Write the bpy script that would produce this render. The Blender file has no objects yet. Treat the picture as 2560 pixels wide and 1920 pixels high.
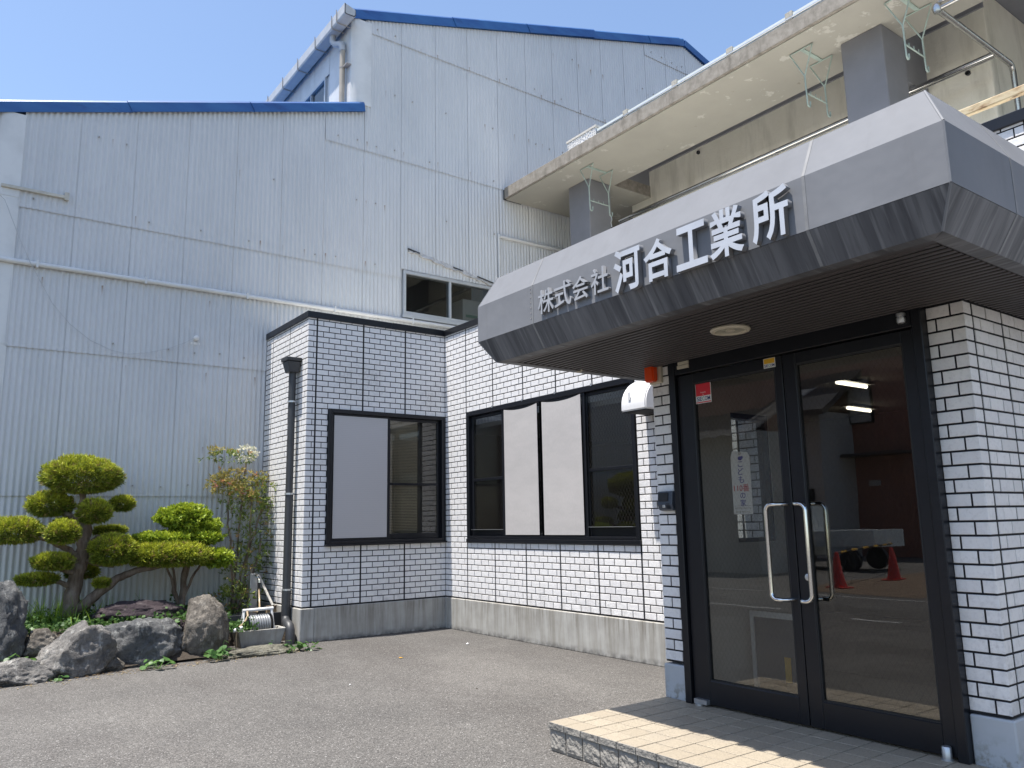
import bpy, bmesh, math, random
import numpy as np
from mathutils import Vector, Matrix, noise as mnoise
random.seed(7)
rng = np.random.default_rng(7)
S = bpy.context.scene
COL = S.collection
# ---------------------------------------------------------------- camera, sky, sun, exposure
F, YAW, PITCH, ROLL = 1978.3144, math.radians(53.38845), math.radians(9.87100), math.radians(-1.08786)
fw = Vector((math.cos(YAW)*math.cos(PITCH), math.sin(YAW)*math.cos(PITCH), math.sin(PITCH)))
r0 = Vector((math.sin(YAW), -math.cos(YAW), 0)); u0 = r0.cross(fw)
rt = r0*math.cos(ROLL)+u0*math.sin(ROLL); up = u0*math.cos(ROLL)-r0*math.sin(ROLL)
cd = bpy.data.cameras.new('camera'); cam = bpy.data.objects.new('camera', cd); COL.objects.link(cam)
cam.matrix_world = Matrix(((rt.x, up.x, -fw.x, 0), (rt.y, up.y, -fw.y, 0), (rt.z, up.z, -fw.z, 1.4), (0, 0, 0, 1)))
cd.sensor_width = 36; cd.sensor_fit = 'HORIZONTAL'; cd.lens = F/2560*36; cd.clip_start = .05; cd.clip_end = 600
S.camera = cam
SUN = Vector((-.268, .04, 1)).normalized()
W = bpy.data.worlds.new('World'); S.world = W; W.use_nodes = True
wn = W.node_tree.nodes; wl = W.node_tree.links
bg = wn['Background']; sky = wn.new('ShaderNodeTexSky'); sky.sky_type = 'NISHITA'; sky.sun_disc = False
sky.sun_elevation = math.asin(SUN.z); sky.sun_rotation = math.atan2(SUN.x, SUN.y) % (2*math.pi)
sky.altitude = 0; sky.air_density = 1.0; sky.dust_density = 1.0; sky.ozone_density = 1.6
bg.inputs['Strength'].default_value = .142
wl.new(sky.outputs[0], bg.inputs[0])
sd = bpy.data.lights.new('sun', 'SUN'); sd.energy = 5.0; sd.angle = math.radians(.53); sd.color = (1, .955, .89)
so = bpy.data.objects.new('sun', sd); COL.objects.link(so); so.rotation_euler = (-SUN).to_track_quat('-Z', 'Y').to_euler(); so.location = (0, 0, 30)
S.view_settings.view_transform = 'Standard'; S.view_settings.look = 'None'
S.view_settings.exposure = 0.80; S.view_settings.gamma = 1; S.view_settings.use_curve_mapping = False
S.render.engine = 'CYCLES'
S.cycles.max_bounces = 8; S.cycles.transparent_max_bounces = 16; S.cycles.caustics_reflective = False; S.cycles.caustics_refractive = False

# ---------------------------------------------------------------- object helpers
def tag(o, label=None, cat=None, group=None, kind=None):
    if label: o['label'] = label
    if cat: o['category'] = cat
    if group: o['group'] = group
    if kind: o['kind'] = kind
    return o
def thing(name, loc, label, cat, group=None):
    o = bpy.data.objects.new(name, None); COL.objects.link(o); o.location = loc; o.empty_display_size = .1
    return tag(o, label, cat, group)
def link(name, me, parent=None, mat=None, loc=None):
    o = bpy.data.objects.new(name, me); COL.objects.link(o)
    if mat is not None and not me.materials: me.materials.append(mat)
    if parent is not None:
        o.parent = parent; w = Vector((0, 0, 0)); p = parent
        while p is not None: w += p.location; p = p.parent
        o.location = (Vector(loc) if loc is not None else Vector((0, 0, 0))) - w
    elif loc is not None: o.location = loc
    return o
class MB:
    def __init__(s): s.v = []; s.f = []
    def add(s, vs, fs):
        n = len(s.v); s.v.extend([tuple(v) for v in vs]); s.f.extend([tuple(i+n for i in f) for f in fs]); return s
    def box(s, a, b, M=None):
        x0, y0, z0 = a; x1, y1, z1 = b
        vs = [(x0,y0,z0),(x1,y0,z0),(x1,y1,z0),(x0,y1,z0),(x0,y0,z1),(x1,y0,z1),(x1,y1,z1),(x0,y1,z1)]
        if M is not None: vs = [M @ Vector(v) for v in vs]
        return s.add(vs, [(0,3,2,1),(4,5,6,7),(0,1,5,4),(1,2,6,5),(2,3,7,6),(3,0,4,7)])
    def beam(s, p, q, w, h, upv=(0,0,1)):
        p = Vector(p); q = Vector(q); d = (q-p).normalized(); u = Vector(upv); sx = d.cross(u).normalized(); u = sx.cross(d)
        vs = []
        for c in (p, q):
            for a, b in ((-1,-1),(1,-1),(1,1),(-1,1)): vs.append(c+sx*(a*w/2)+u*(b*h/2))
        return s.add(vs, [(0,1,2,3),(7,6,5,4),(0,4,5,1),(1,5,6,2),(2,6,7,3),(3,7,4,0)])
    def tube(s, pts, r, n=8, caps=True):
        pts = [Vector(p) for p in pts]; m = len(pts); rs = r if hasattr(r, '__len__') else [r]*m
        t0 = (pts[1]-pts[0]).normalized(); a = Vector((0,0,1)) if abs(t0.z) < .9 else Vector((1,0,0))
        a = (a-t0*a.dot(t0)).normalized(); vs = []
        for i, p in enumerate(pts):
            t = (pts[min(i+1,m-1)]-pts[max(i-1,0)]).normalized(); a = (a-t*a.dot(t)).normalized(); b = t.cross(a)
            for k in range(n):
                th = 2*math.pi*k/n; vs.append(p+(a*math.cos(th)+b*math.sin(th))*rs[i])
        fs = [(i*n+k, i*n+(k+1)%n, (i+1)*n+(k+1)%n, (i+1)*n+k) for i in range(m-1) for k in range(n)]
        if caps: fs += [tuple(range(n-1,-1,-1)), tuple((m-1)*n+k for k in range(n))]
        return s.add(vs, fs)
    def prism(s, poly, fn, h0, h1):
        n = len(poly); vs = [fn(x, y, h0) for x, y in poly]+[fn(x, y, h1) for x, y in poly]
        return s.add(vs, [tuple(range(n-1,-1,-1)), tuple(range(n,2*n))]+[(i,(i+1)%n,n+(i+1)%n,n+i) for i in range(n)])
    def lathe(s, prof, c=(0,0,0), n=16, fn=None):
        vs = []
        for r, z in prof:
            for k in range(n):
                th = 2*math.pi*k/n; p = (r*math.cos(th), r*math.sin(th), z); p = fn(*p) if fn else p
                vs.append((p[0]+c[0], p[1]+c[1], p[2]+c[2]))
        m = len(prof)
        return s.add(vs, [(i*n+k, i*n+(k+1)%n, (i+1)*n+(k+1)%n, (i+1)*n+k) for i in range(m-1) for k in range(n)]+[tuple(range(n-1,-1,-1)), tuple((m-1)*n+k for k in range(n))])
    def mesh(s, name, mat=None, bevel=0, smooth=False, seg=1):
        me = bpy.data.meshes.new(name); me.from_pydata(s.v, [], s.f)
        bm = bmesh.new(); bm.from_mesh(me); bmesh.ops.recalc_face_normals(bm, faces=bm.faces)
        if bevel:
            es = [e for e in bm.edges if len(e.link_faces) == 2 and e.calc_face_angle(0) > .5]
            bmesh.ops.bevel(bm, geom=es, offset=bevel, segments=seg, affect='EDGES', clamp_overlap=True)
        bm.to_mesh(me); bm.free()
        if smooth:
            me.polygons.foreach_set('use_smooth', [True]*len(me.polygons))
            if smooth != 'all': me.set_sharp_from_angle(angle=math.radians(40))
        if mat: me.materials.append(mat)
        return me
    def build(s, name, mat, parent=None, bevel=0, smooth=False, base=None, seg=1):
        if base is not None: s.v = [(x-base[0], y-base[1], z-base[2]) for x, y, z in s.v]
        return link(name, s.mesh(name, mat, bevel, smooth, seg), parent, loc=base)
def npmesh(name, V, Fq, mat, attr=None, smooth=False):
    V = np.asarray(V, dtype=np.float32); Fq = np.asarray(Fq, dtype=np.int32); k = Fq.shape[1]
    me = bpy.data.meshes.new(name); me.vertices.add(len(V)); me.vertices.foreach_set('co', V.ravel())
    me.loops.add(Fq.size); me.loops.foreach_set('vertex_index', Fq.ravel())
    me.polygons.add(len(Fq)); me.polygons.foreach_set('loop_start', np.arange(0, Fq.size, k, dtype=np.int32))
    if smooth: me.polygons.foreach_set('use_smooth', np.ones(len(Fq), dtype=bool))
    me.update(calc_edges=True)
    if attr is not None:
        a = me.color_attributes.new('leaf', 'FLOAT_COLOR', 'POINT'); c = np.ones((len(V), 4), np.float32); c[:, :attr.shape[1]] = attr
        a.data.foreach_set('color', c.ravel())
    me.materials.append(mat); return me

# ---------------------------------------------------------------- materials
class NT:
    def __init__(s, name):
        s.m = bpy.data.materials.new(name); s.m.use_nodes = True; s.n = s.m.node_tree.nodes; s.l = s.m.node_tree.links
        s.b = s.n['Principled BSDF']; s.out = s.n['Material Output']; s._pos = None
    def new(s, t, **kw):
        nd = s.n.new(t)
        for k, v in kw.items(): setattr(nd, k, v)
        return nd
    def set(s, sock, v):
        if hasattr(v, 'is_output') or isinstance(v, bpy.types.NodeSocket): s.l.new(v, sock)
        else: sock.default_value = v
    def pos(s):
        if s._pos is None: s._pos = s.new('ShaderNodeNewGeometry').outputs['Position']
        return s._pos
    def math(s, op, a, b=0.0, clamp=False):
        nd = s.new('ShaderNodeMath', operation=op, use_clamp=clamp); s.set(nd.inputs[0], a); s.set(nd.inputs[1], b); return nd.outputs[0]
    def xyz(s):
        nd = s.new('ShaderNodeSeparateXYZ'); s.l.new(s.pos(), nd.inputs[0]); return nd.outputs
    def noise(s, scale, detail=4, rough=.55, off=0.0):
        mp = s.new('ShaderNodeMapping'); s.l.new(s.pos(), mp.inputs[0])
        sc = scale if hasattr(scale, '__len__') else (scale,)*3
        mp.inputs['Scale'].default_value = sc; mp.inputs['Location'].default_value = (off, off*1.7, off*.6)
        nd = s.new('ShaderNodeTexNoise'); s.l.new(mp.outputs[0], nd.inputs['Vector']); nd.inputs['Scale'].default_value = 1
        nd.inputs['Detail'].default_value = detail; nd.inputs['Roughness'].default_value = rough; return nd.outputs['Fac']
    def ramp(s, fac, lo, hi):
        nd = s.new('ShaderNodeMapRange'); nd.clamp = True; s.set(nd.inputs[0], fac); nd.inputs[1].default_value = lo; nd.inputs[2].default_value = hi; return nd.outputs[0]
    def mix(s, fac, a, b, bt='MIX'):
        nd = s.new('ShaderNodeMix', data_type='RGBA', blend_type=bt); s.set(nd.inputs[0], fac)
        s.set(nd.inputs[6], a if not isinstance(a, tuple) else (*a, 1)); s.set(nd.inputs[7], b if not isinstance(b, tuple) else (*b, 1)); return nd.outputs[2]
    def rnd(s): return s.new('ShaderNodeObjectInfo').outputs['Random']
    def bump(s, h, strength, dist, prev=None):
        nd = s.new('ShaderNodeBump'); s.set(nd.inputs['Height'], h); nd.inputs['Strength'].default_value = strength; nd.inputs['Distance'].default_value = dist
        if prev is not None: s.l.new(prev, nd.inputs['Normal'])
        return nd.outputs[0]
    def fin(s, col, rough=.6, metal=0.0, nrm=None, spec=.5):
        s.set(s.b.inputs['Base Color'], col if not isinstance(col, tuple) else (*col, 1)); s.set(s.b.inputs['Roughness'], rough); s.set(s.b.inputs['Metallic'], metal)
        s.b.inputs['Specular IOR Level'].default_value = spec
        if nrm is not None: s.l.new(nrm, s.b.inputs['Normal'])
        return s.m
def simple(name, col, rough=.5, metal=0.0, spec=.5, var=.0, grime=.15, gs=6.0, bump=0.0, bs=80.0, dist=.002):
    t = NT(name); c = col
    g = t.ramp(t.noise(gs, 5), .42, .75); c = t.mix(t.math('MULTIPLY', g, grime), col, tuple(k*.45 for k in col))
    if var: c = t.mix(t.math('MULTIPLY', t.rnd(), var), c, tuple(min(1, k*1.5) for k in col))
    r = t.math('ADD', t.math('MULTIPLY', t.noise(gs*2.3, 3), .16), rough-.08)
    return t.fin(c, r, metal, t.bump(t.noise(bs, 3), bump, dist) if bump else None, spec)
M = {}
def mk_tile():
    t = NT('rough face tile'); rr = t.rnd(); c = t.mix(rr, (.745,.728,.72), (.85,.83,.81)); c = t.mix(t.math('MULTIPLY', t.ramp(rr, .93, .97), .35), c, (.50,.485,.47))
    d = t.ramp(t.noise(1.7, 6, .65, 3), .56, .74); g = t.noise(38, 5, .7)
    c = t.mix(t.math('MULTIPLY', t.math('MULTIPLY', d, t.ramp(g, .38, .62)), .5), c, (.24,.22,.20))
    c = t.mix(t.ramp(g, .5, .85), c, (.60,.58,.575))
    z = t.xyz()[2]; low = t.ramp(z, .62, .41)
    c = t.mix(t.math('MULTIPLY', t.math('MULTIPLY', low, t.ramp(t.noise(9, 5, .7), .45, .7)), .45), c, (.2,.19,.17))
    n = t.bump(t.noise(130, 4, .7), .75, .004); n = t.bump(t.noise(38, 3), .4, .004, n)
    return t.fin(c, .55, 0, n, .35)
M['tile'] = mk_tile()
M['grout'] = simple('dark grout', (.009,.0095,.012), .85)
def mk_sheet():
    t = NT('painted slate sheet'); x, y, z = t.xyz()
    c = t.mix(t.ramp(t.noise((1.3,1.3,.5), 5, .6), .35, .7), (.605,.61,.615), (.54,.55,.56))
    c = t.mix(t.math('MULTIPLY', t.ramp(t.noise((14,14,.6), 5, .65), .45, .8), .28), c, (.45,.455,.46))
    c = t.mix(t.math('MULTIPLY', t.ramp(t.noise((3,3,1.4), 6, .7, 5), .56, .78), .22), c, (.38,.38,.38))
    # rust runs that start at the hook bolts
    fx = t.math('ABSOLUTE', t.math('SUBTRACT', t.math('FRACT', t.math('DIVIDE', t.math('SUBTRACT', x, .127), .3375)), .5))
    lineX = t.ramp(t.math('ADD', fx, t.math('MULTIPLY', t.math('SUBTRACT', t.noise((6,6,9), 3), .5), .05)), .036, .008)
    fz = t.math('FRACT', t.math('DIVIDE', t.math('SUBTRACT', z, 4.515), 1.02))
    runs = t.ramp(fz, .78, 1.0)
    cell = t.new('ShaderNodeTexWhiteNoise', noise_dimensions='2D'); cv = t.new('ShaderNodeCombineXYZ')
    t.l.new(t.math('FLOOR', t.math('DIVIDE', t.math('SUBTRACT', x, .127), .3375)), cv.inputs[0]); t.l.new(t.math('FLOOR', t.math('DIVIDE', t.math('SUBTRACT', z, 4.515), 1.02)), cv.inputs[1])
    t.l.new(cv.outputs[0], cell.inputs['Vector']); on = t.ramp(cell.outputs[0], .6, .95)
    c = t.mix(t.math('MULTIPLY', t.math('MULTIPLY', lineX, t.math('POWER', runs, 2.0)), t.math('MULTIPLY', on, .9)), c, (.22,.125,.06))
    lo = t.ramp(z, 1.6, .3); c = t.mix(t.math('MULTIPLY', lo, .45), c, (.50,.50,.40))
    return t.fin(c, .55, 0, t.bump(t.noise(60, 3), .15, .003), .4)
M['sheet'] = mk_sheet()
M['white_metal'] = simple('white painted metal', (.66,.66,.65), .42, grime=.3, gs=3)
def mk_blue():
    t = NT('blue painted steel'); a = t.ramp(t.noise((1.2,4,4), 5, .65), .4, .65)
    c = t.mix(a, (.020,.085,.27), (.035,.13,.33)); c = t.mix(t.math('MULTIPLY', t.ramp(t.noise((3,9,9), 5, .7, 4), .55, .75), .6), c, (.012,.03,.12))
    return t.fin(c, .42, 0, t.bump(t.noise(9, 3), .1, .01))
M['blue'] = mk_blue()
M['gutter'] = simple('grey vinyl gutter', (.46,.47,.48), .4, grime=.3)
M['beige_pipe'] = simple('beige vinyl pipe', (.42,.37,.30), .5, grime=.3)
M['dark'] = simple('bronze black aluminium', (.010,.011,.015), .36, .3, grime=.3, gs=4)
M['darkmatt'] = simple('black anodised sill', (.022,.024,.03), .5, .2)
M['downpipe'] = simple('charcoal vinyl pipe', (.04,.042,.046), .48, grime=.3)
M['chrome'] = simple('polished stainless', (.72,.71,.69), .12, 1, grime=.1)
M['steelpipe'] = simple('weathered stainless pipe', (.55,.53,.5), .25, 1, grime=.45, gs=5)
M['alu'] = simple('satin aluminium', (.55,.56,.57), .35, .8)
M['lightframe'] = simple('silver window frame', (.50,.52,.54), .4, .35)
M['cream'] = simple('cream plastic', (.58,.53,.42), .4)
M['white_plastic'] = simple('white plastic', (.74,.73,.72), .35, grime=.08)
M['orange'] = simple('orange lens', (.75,.075,.012), .25, grime=.1)
M['black'] = simple('black rubber', (.012,.012,.013), .6)
M['navy'] = simple('grey blue housing', (.05,.062,.085), .35)
M['red'] = simple('sticker red', (.62,.022,.035), .35, grime=.05)
M['white'] = simple('sticker white', (.72,.72,.70), .4, grime=.05)
M['yellow'] = simple('sticker yellow', (.72,.40,.02), .4, grime=.05)
M['navy_ink'] = simple('navy ink', (.012,.03,.16), .5, grime=0)
M['teal_ink'] = simple('teal ink', (.01,.35,.28), .5, grime=0)
M['violet_ink'] = simple('violet ink', (.05,.04,.30), .5, grime=0)
M['red_ink'] = simple('red ink', (.55,.02,.03), .5, grime=0)
M['grey_ink'] = simple('grey ink', (.22,.21,.20), .5, grime=0)
M['letter'] = simple('silver letter metal', (.54,.56,.60), .38, .1, grime=.25)
M['letter_grey'] = simple('dull silver letter metal', (.40,.405,.42), .4, .1, grime=.2)
M['letter_shade'] = simple('shade toned letter sides', (.20,.205,.22), .5, .1)  # letter sides coloured darker to stand for their shade
M['greybeam'] = simple('grey masonry paint', (.205,.207,.225), .7, grime=.3, gs=2, bump=.25, bs=45, dist=.004)
def mk_concrete():
    t = NT('streaked concrete'); x, y, z = t.xyz()
    c = t.mix(t.ramp(t.noise(5, 6, .6), .35, .7), (.46,.45,.42), (.36,.35,.325))
    st = t.ramp(t.noise((7,7,.5), 6, .7), .40, .72); c = t.mix(t.math('MULTIPLY', st, .7), c, (.18,.16,.125))
    st2 = t.ramp(t.noise((17,17,.7), 6, .75, 7), .5, .74); c = t.mix(t.math('MULTIPLY', t.math('MULTIPLY', st2, t.ramp(z, .08, .36)), .95), c, (.115,.095,.07))
    c = t.mix(t.math('MULTIPLY', t.ramp(t.noise((13,13,.8), 5, .7, 3), .58, .74), .4), c, (.5,.5,.48))
    c = t.mix(t.math('MULTIPLY', t.ramp(z, .07, .0), t.ramp(t.noise(12, 4), .35, .6)), c, (.11,.105,.10))
    return t.fin(c, .85, 0, t.bump(t.noise(90, 4), .3, .002), .2)
M['concrete'] = mk_concrete()
def mk_plinth():
    t = NT('painted render'); c = t.mix(t.ramp(t.noise(3, 5), .4, .7), (.46,.48,.50), (.40,.42,.43)); z = t.xyz()[2]
    c = t.mix(t.math('MULTIPLY', t.math('MULTIPLY', t.ramp(z, .33, .18), t.ramp(t.noise(16, 5, .7), .48, .62)), .8), c, (.20,.18,.13))
    return t.fin(c, .7, 0, t.bump(t.noise(70, 3), .15, .002), .3)
M['plinth'] = mk_plinth()
def mk_slab():
    t = NT('weathered slab edge'); c = t.mix(t.ramp(t.noise((9,9,9), 6, .7), .38, .66), (.33,.30,.26), (.22,.20,.17))
    c = t.mix(t.math('MULTIPLY', t.ramp(t.noise((6,6,2), 5, .7, 4), .52, .7), .6), c, (.10,.085,.07))
    return t.fin(c, .9, 0, t.bump(t.noise(40, 4), .4, .004), .2)
M['slab'] = mk_slab()
def mk_soffit():
    t = NT('cream painted soffit'); c = t.mix(t.ramp(t.noise(1.1, 5, .6), .35, .7), (.39,.37,.32), (.345,.328,.285))
    c = t.mix(t.math('MULTIPLY', t.ramp(t.noise(2.2, 6, .65, 9), .60, .63), .8), c, (.52,.50,.45))
    c = t.mix(t.math('MULTIPLY', t.ramp(t.noise(5, 6, .75, 2), .66, .74), .8), c, (.17,.155,.12))
    return t.fin(c, .8, 0, t.bump(t.noise(30, 4), .25, .005), .2)
M['soffit'] = mk_soffit()
def mk_plaster():
    t = NT('rough cream plaster'); c = t.mix(t.ramp(t.noise(1.3, 5, .6), .35, .7), (.80,.77,.68), (.70,.67,.57))
    c = t.mix(t.math('MULTIPLY', t.ramp(t.noise((3,3,.6), 5, .65, 3), .5, .75), .5), c, (.28,.26,.20))
    return t.fin(c, .85, 0, t.bump(t.noise(34, 5, .7), .6, .008), .2)
M['plaster'] = mk_plaster()
def mk_asphalt():
    t = NT('worn asphalt')
    c = t.mix(t.ramp(t.noise(.55, 5, .6), .36, .66), (.126,.120,.112), (.095,.091,.086))
    c = t.mix(t.math('MULTIPLY', t.ramp(t.noise((.8,.3,1), 6, .65, 4), .44, .62), .6), c, (.070,.064,.060))
    c = t.mix(t.math('MULTIPLY', t.ramp(t.noise(1.3, 6, .7, 11), .60, .74), .45), c, (.185,.18,.172))
    v = t.new('ShaderNodeTexVoronoi'); v.inputs['Scale'].default_value = 150; t.l.new(t.pos(), v.inputs['Vector'])
    vs = t.new('ShaderNodeSeparateColor'); t.l.new(v.outputs['Color'], vs.inputs[0])
    sp = t.ramp(vs.outputs[0], .0, 1.0); c = t.mix(.95, c, t.mix(sp, (.42,.42,.42), (1.62,1.60,1.58)), 'MULTIPLY')
    c = t.mix(t.math('MULTIPLY', t.ramp(vs.outputs[1], .97, .985), .7), c, (.40,.39,.37))
    c = t.mix(t.math('MULTIPLY', t.ramp(t.noise(70, 3, .6, 6), .62, .7), .6), c, (.045,.045,.046))
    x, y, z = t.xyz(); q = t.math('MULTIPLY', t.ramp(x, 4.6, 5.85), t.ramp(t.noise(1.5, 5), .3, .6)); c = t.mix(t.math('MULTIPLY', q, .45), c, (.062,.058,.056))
    n = t.bump(v.outputs['Distance'], .5, .005)
    return t.fin(c, .85, 0, n, .25)
M['asphalt'] = mk_asphalt()
def mk_canopy():
    t = NT('grey textured steel'); c = t.mix(t.ramp(t.noise((2,2,1), 4), .35, .7), (.212,.217,.230), (.19,.194,.205))
    c = t.mix(t.math('MULTIPLY', t.ramp(t.noise((11,11,.8), 5, .6), .52, .75), .3), c, (.16,.16,.165))
    r = t.ramp(t.noise(3, 4), .2, .9); r = t.math('ADD', t.math('MULTIPLY', r, .18), .24)
    n = t.bump(t.noise(240, 2), .2, .001); n = t.bump(t.noise(3.2, 3), .35, .02, n)
    return t.fin(c, t.math('ADD', r, .18), 0, n, .07)
M['canopy'] = mk_canopy()
def mk_canopy_low(fx, fy):
    t = NT('rain streaked grey steel'); c = t.mix(t.ramp(t.noise((2,2,1), 4), .35, .7), (.165,.168,.18), (.125,.128,.138))
    a = t.ramp(t.noise((9*fx,9*fy,.3), 3, .5, 2), .40, .66); c = t.mix(t.math('MULTIPLY', a, .75), c, (.045,.048,.057))
    b = t.ramp(t.noise((55*fx,55*fy,2.2), 3, .6, 6), .50, .70); c = t.mix(t.math('MULTIPLY', b, .5), c, (.035,.037,.043))
    e = t.ramp(t.noise((24*fx,24*fy,.5), 3, .5, 8), .56, .70); c = t.mix(t.math('MULTIPLY', e, .55), c, (.27,.275,.285))
    return t.fin(c, .5, 0, t.bump(t.noise(120, 2), .1, .001), .3)
M['canopy_low'] = mk_canopy_low(.12, 1); M['canopy_low_side'] = mk_canopy_low(1, .12)
M['seam'] = simple('paler seam strip', (.22,.22,.222), .6, grime=.5, gs=12)
M['slat'] = simple('dark brown soffit slat', (.060,.052,.052), .5, .1)
M['deck'] = simple('black soffit backing', (.006,.006,.007), .8)
def mk_floor_tile():
    t = NT('buff stoneware tile'); c = t.mix(t.rnd(), (.335,.285,.215), (.38,.328,.25))
    v = t.noise(120, 3, .7); c = t.mix(t.ramp(v, .45, .75), c, (.21,.18,.14)); c = t.mix(t.math('MULTIPLY', t.ramp(t.noise(2.4, 5), .5, .75), .35), c, (.24,.21,.18))
    return t.fin(c, .6, 0, t.bump(t.noise(150, 3), .35, .002), .35)
M['floor_tile'] = mk_floor_tile()
M['riser'] = simple('rough stone riser', (.24,.225,.20), .8, var=.25, grime=.4, gs=14, bump=.9, bs=26, dist=.02)
M['mortar'] = simple('step mortar', (.085,.075,.065), .9)
def mk_glass(name, tint, wires=0.0, axis=(1,2), refl=1.0, wmix=.12):
    t = NT(name); t.n.remove(t.b)
    tr = t.new('ShaderNodeBsdfTransparent'); tr.inputs[0].default_value = (*tint, 1); gl = t.new('ShaderNodeBsdfGlossy'); gl.inputs['Roughness'].default_value = .0
    gl.inputs[0].default_value = (1, 1, 1, 1)
    lw = t.new('ShaderNodeLayerWeight'); lw.inputs[0].default_value = .5
    f = t.math('ADD', t.math('MULTIPLY', t.math('POWER', lw.outputs['Facing'], 5.0), .96), .045*refl, True)
    n = t.bump(t.noise(1.6, 2), .06, .01); t.l.new(n, gl.inputs['Normal'])
    mx = t.new('ShaderNodeMixShader'); t.l.new(f, mx.inputs[0]); t.l.new(tr.outputs[0], mx.inputs[1]); t.l.new(gl.outputs[0], mx.inputs[2]); o = mx.outputs[0]
    if wires:
        c = t.xyz(); a = c[axis[0]]; b = t.math('MULTIPLY', c[axis[1]], .62); ms = []
        for sg in ('ADD', 'SUBTRACT'):
            q = t.math('ABSOLUTE', t.math('SUBTRACT', t.math('FRACT', t.math('DIVIDE', t.math(sg, a, b), wires)), .5)); ms.append(t.ramp(q, .034, .014))
        wm = t.math('MULTIPLY', t.math('MAXIMUM', ms[0], ms[1]), wmix)
        df = t.new('ShaderNodeBsdfDiffuse'); df.inputs[0].default_value = (.16,.15,.14,1) if wmix < .5 else (.26,.24,.22,1)
        m2 = t.new('ShaderNodeMixShader'); t.l.new(wm, m2.inputs[0]); t.l.new(o, m2.inputs[1]); t.l.new(df.outputs[0], m2.inputs[2]); o = m2.outputs[0]
    t.l.new(o, t.out.inputs[0]); return t.m
M['glass_door'] = mk_glass('wired door glass', (.80,.80,.78), .036, refl=1.25)
M['glass_win'] = mk_glass('wired window glass', (.66,.66,.65), .046, refl=1.1, wmix=.4)
M['glass_winA'] = mk_glass('window glass', (.80,.81,.80))
M['glass_plain'] = mk_glass('plain glass', (.62,.65,.66))
def mk_screen():
    t = NT('grey shade film'); z = t.xyz()[2]; ln = t.math('FRACT', t.math('MULTIPLY', z, 42)); c = t.mix(t.math('MULTIPLY', t.ramp(ln, .35, .6), .16), (.58,.555,.55), (.43,.41,.41))
    t.fin(c, .45, 0, None, .5); tr = t.new('ShaderNodeBsdfTransparent'); mx = t.new('ShaderNodeMixShader'); mx.inputs[0].default_value = .2
    t.l.new(t.b.outputs[0], mx.inputs[1]); t.l.new(tr.outputs[0], mx.inputs[2]); t.l.new(mx.outputs[0], t.out.inputs[0]); return t.m
M['film'] = mk_screen()
def mk_fabric():
    t = NT('light grey shade cloth'); c = t.mix(t.ramp(t.noise((3,3,9), 5), .4, .7), (.475,.45,.432), (.44,.418,.402)); c = t.mix(.5, c, t.mix(t.ramp(t.noise((300,300,40), 2), .3, .7), (.85,.85,.85), (1.1,1.1,1.1)), 'MULTIPLY')
    return t.fin(c, .8, 0, t.bump(t.noise((2,2,9), 3), .10, .01), .2)
M['fabric'] = mk_fabric()
M['blind'] = simple('tan venetian slat', (.62,.55,.44), .5)
M['inwall'] = simple('interior wall', (.60,.57,.53), .8)
M['indark'] = simple('dark interior', (.07,.06,.055), .8)
M['infloor'] = simple('interior vinyl floor', (.2,.17,.14), .4)
M['rust'] = None
def mk_rust():
    t = NT('rusty painted steel'); a = t.ramp(t.noise((9,3,9), 6, .7), .42, .60); c = t.mix(a, (.62,.52,.34), (.30,.145,.05)); c = t.mix(t.ramp(t.noise((20,6,20), 5, .7, 3), .58, .68), c, (.09,.04,.02))
    return t.fin(c, .7, 0, t.bump(t.noise(50, 4), .3, .003), .3)
M['rust'] = mk_rust()
M['verdigris'] = simple('pale green painted rod', (.36,.44,.39), .55, grime=.5, gs=14)
M['bolt'] = simple('rusty bolt', (.36,.33,.30), .7)
def mk_emit(name, col, st):
    t = NT(name); e = t.new('ShaderNodeEmission'); e.inputs[0].default_value = (*col, 1); e.inputs[1].default_value = st; t.l.new(e.outputs[0], t.out.inputs[0]); return t.m
M['tubelight'] = mk_emit('lit fluorescent tube', (1,.93,.75), 2.6)
M['lens'] = simple('frosted lamp lens', (.40,.38,.30), .25)
def mk_rock(name, a, b, c3, sc=1.0):
    t = NT(name); c = t.mix(t.ramp(t.noise(4*sc, 8, .65), .36, .64), a, b)
    c = t.mix(t.math('MULTIPLY', t.ramp(t.noise((14,14,5), 6, .7, 4), .54, .68), .8), c, c3)
    c = t.mix(t.math('MULTIPLY', t.ramp(t.noise(48, 4, .7, 2), .52, .72), .55), c, tuple(k*.35 for k in b))
    n = t.bump(t.noise(16, 8, .72), 1.0, .06); n = t.bump(t.noise(70, 6, .75), .8, .012, n)
    return t.fin(c, .85, 0, n, .25)
M['rock_grey'] = mk_rock('grey boulder', (.33,.31,.285), (.12,.115,.11), (.62,.60,.55))
M['rock_blue'] = mk_rock('blue grey boulder', (.20,.20,.195), (.075,.077,.08), (.46,.46,.43))
M['rock_brown'] = mk_rock('brown boulder', (.26,.232,.195), (.10,.088,.075), (.46,.42,.36))
M['rock_purple'] = mk_rock('purple boulder', (.085,.065,.07), (.04,.03,.036), (.17,.15,.145))
M['rock_flat'] = mk_rock('buff flagstone', (.27,.255,.20), (.15,.14,.11), (.36,.35,.30))
M['soil'] = simple('garden soil', (.055,.042,.03), .95, grime=.4, gs=9, bump=.8, bs=30, dist=.02)
M['sand'] = simple('dry grit', (.40,.32,.20), .9, grime=.4, gs=30, bump=.6, bs=60, dist=.01)
M['bark'] = None
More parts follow.
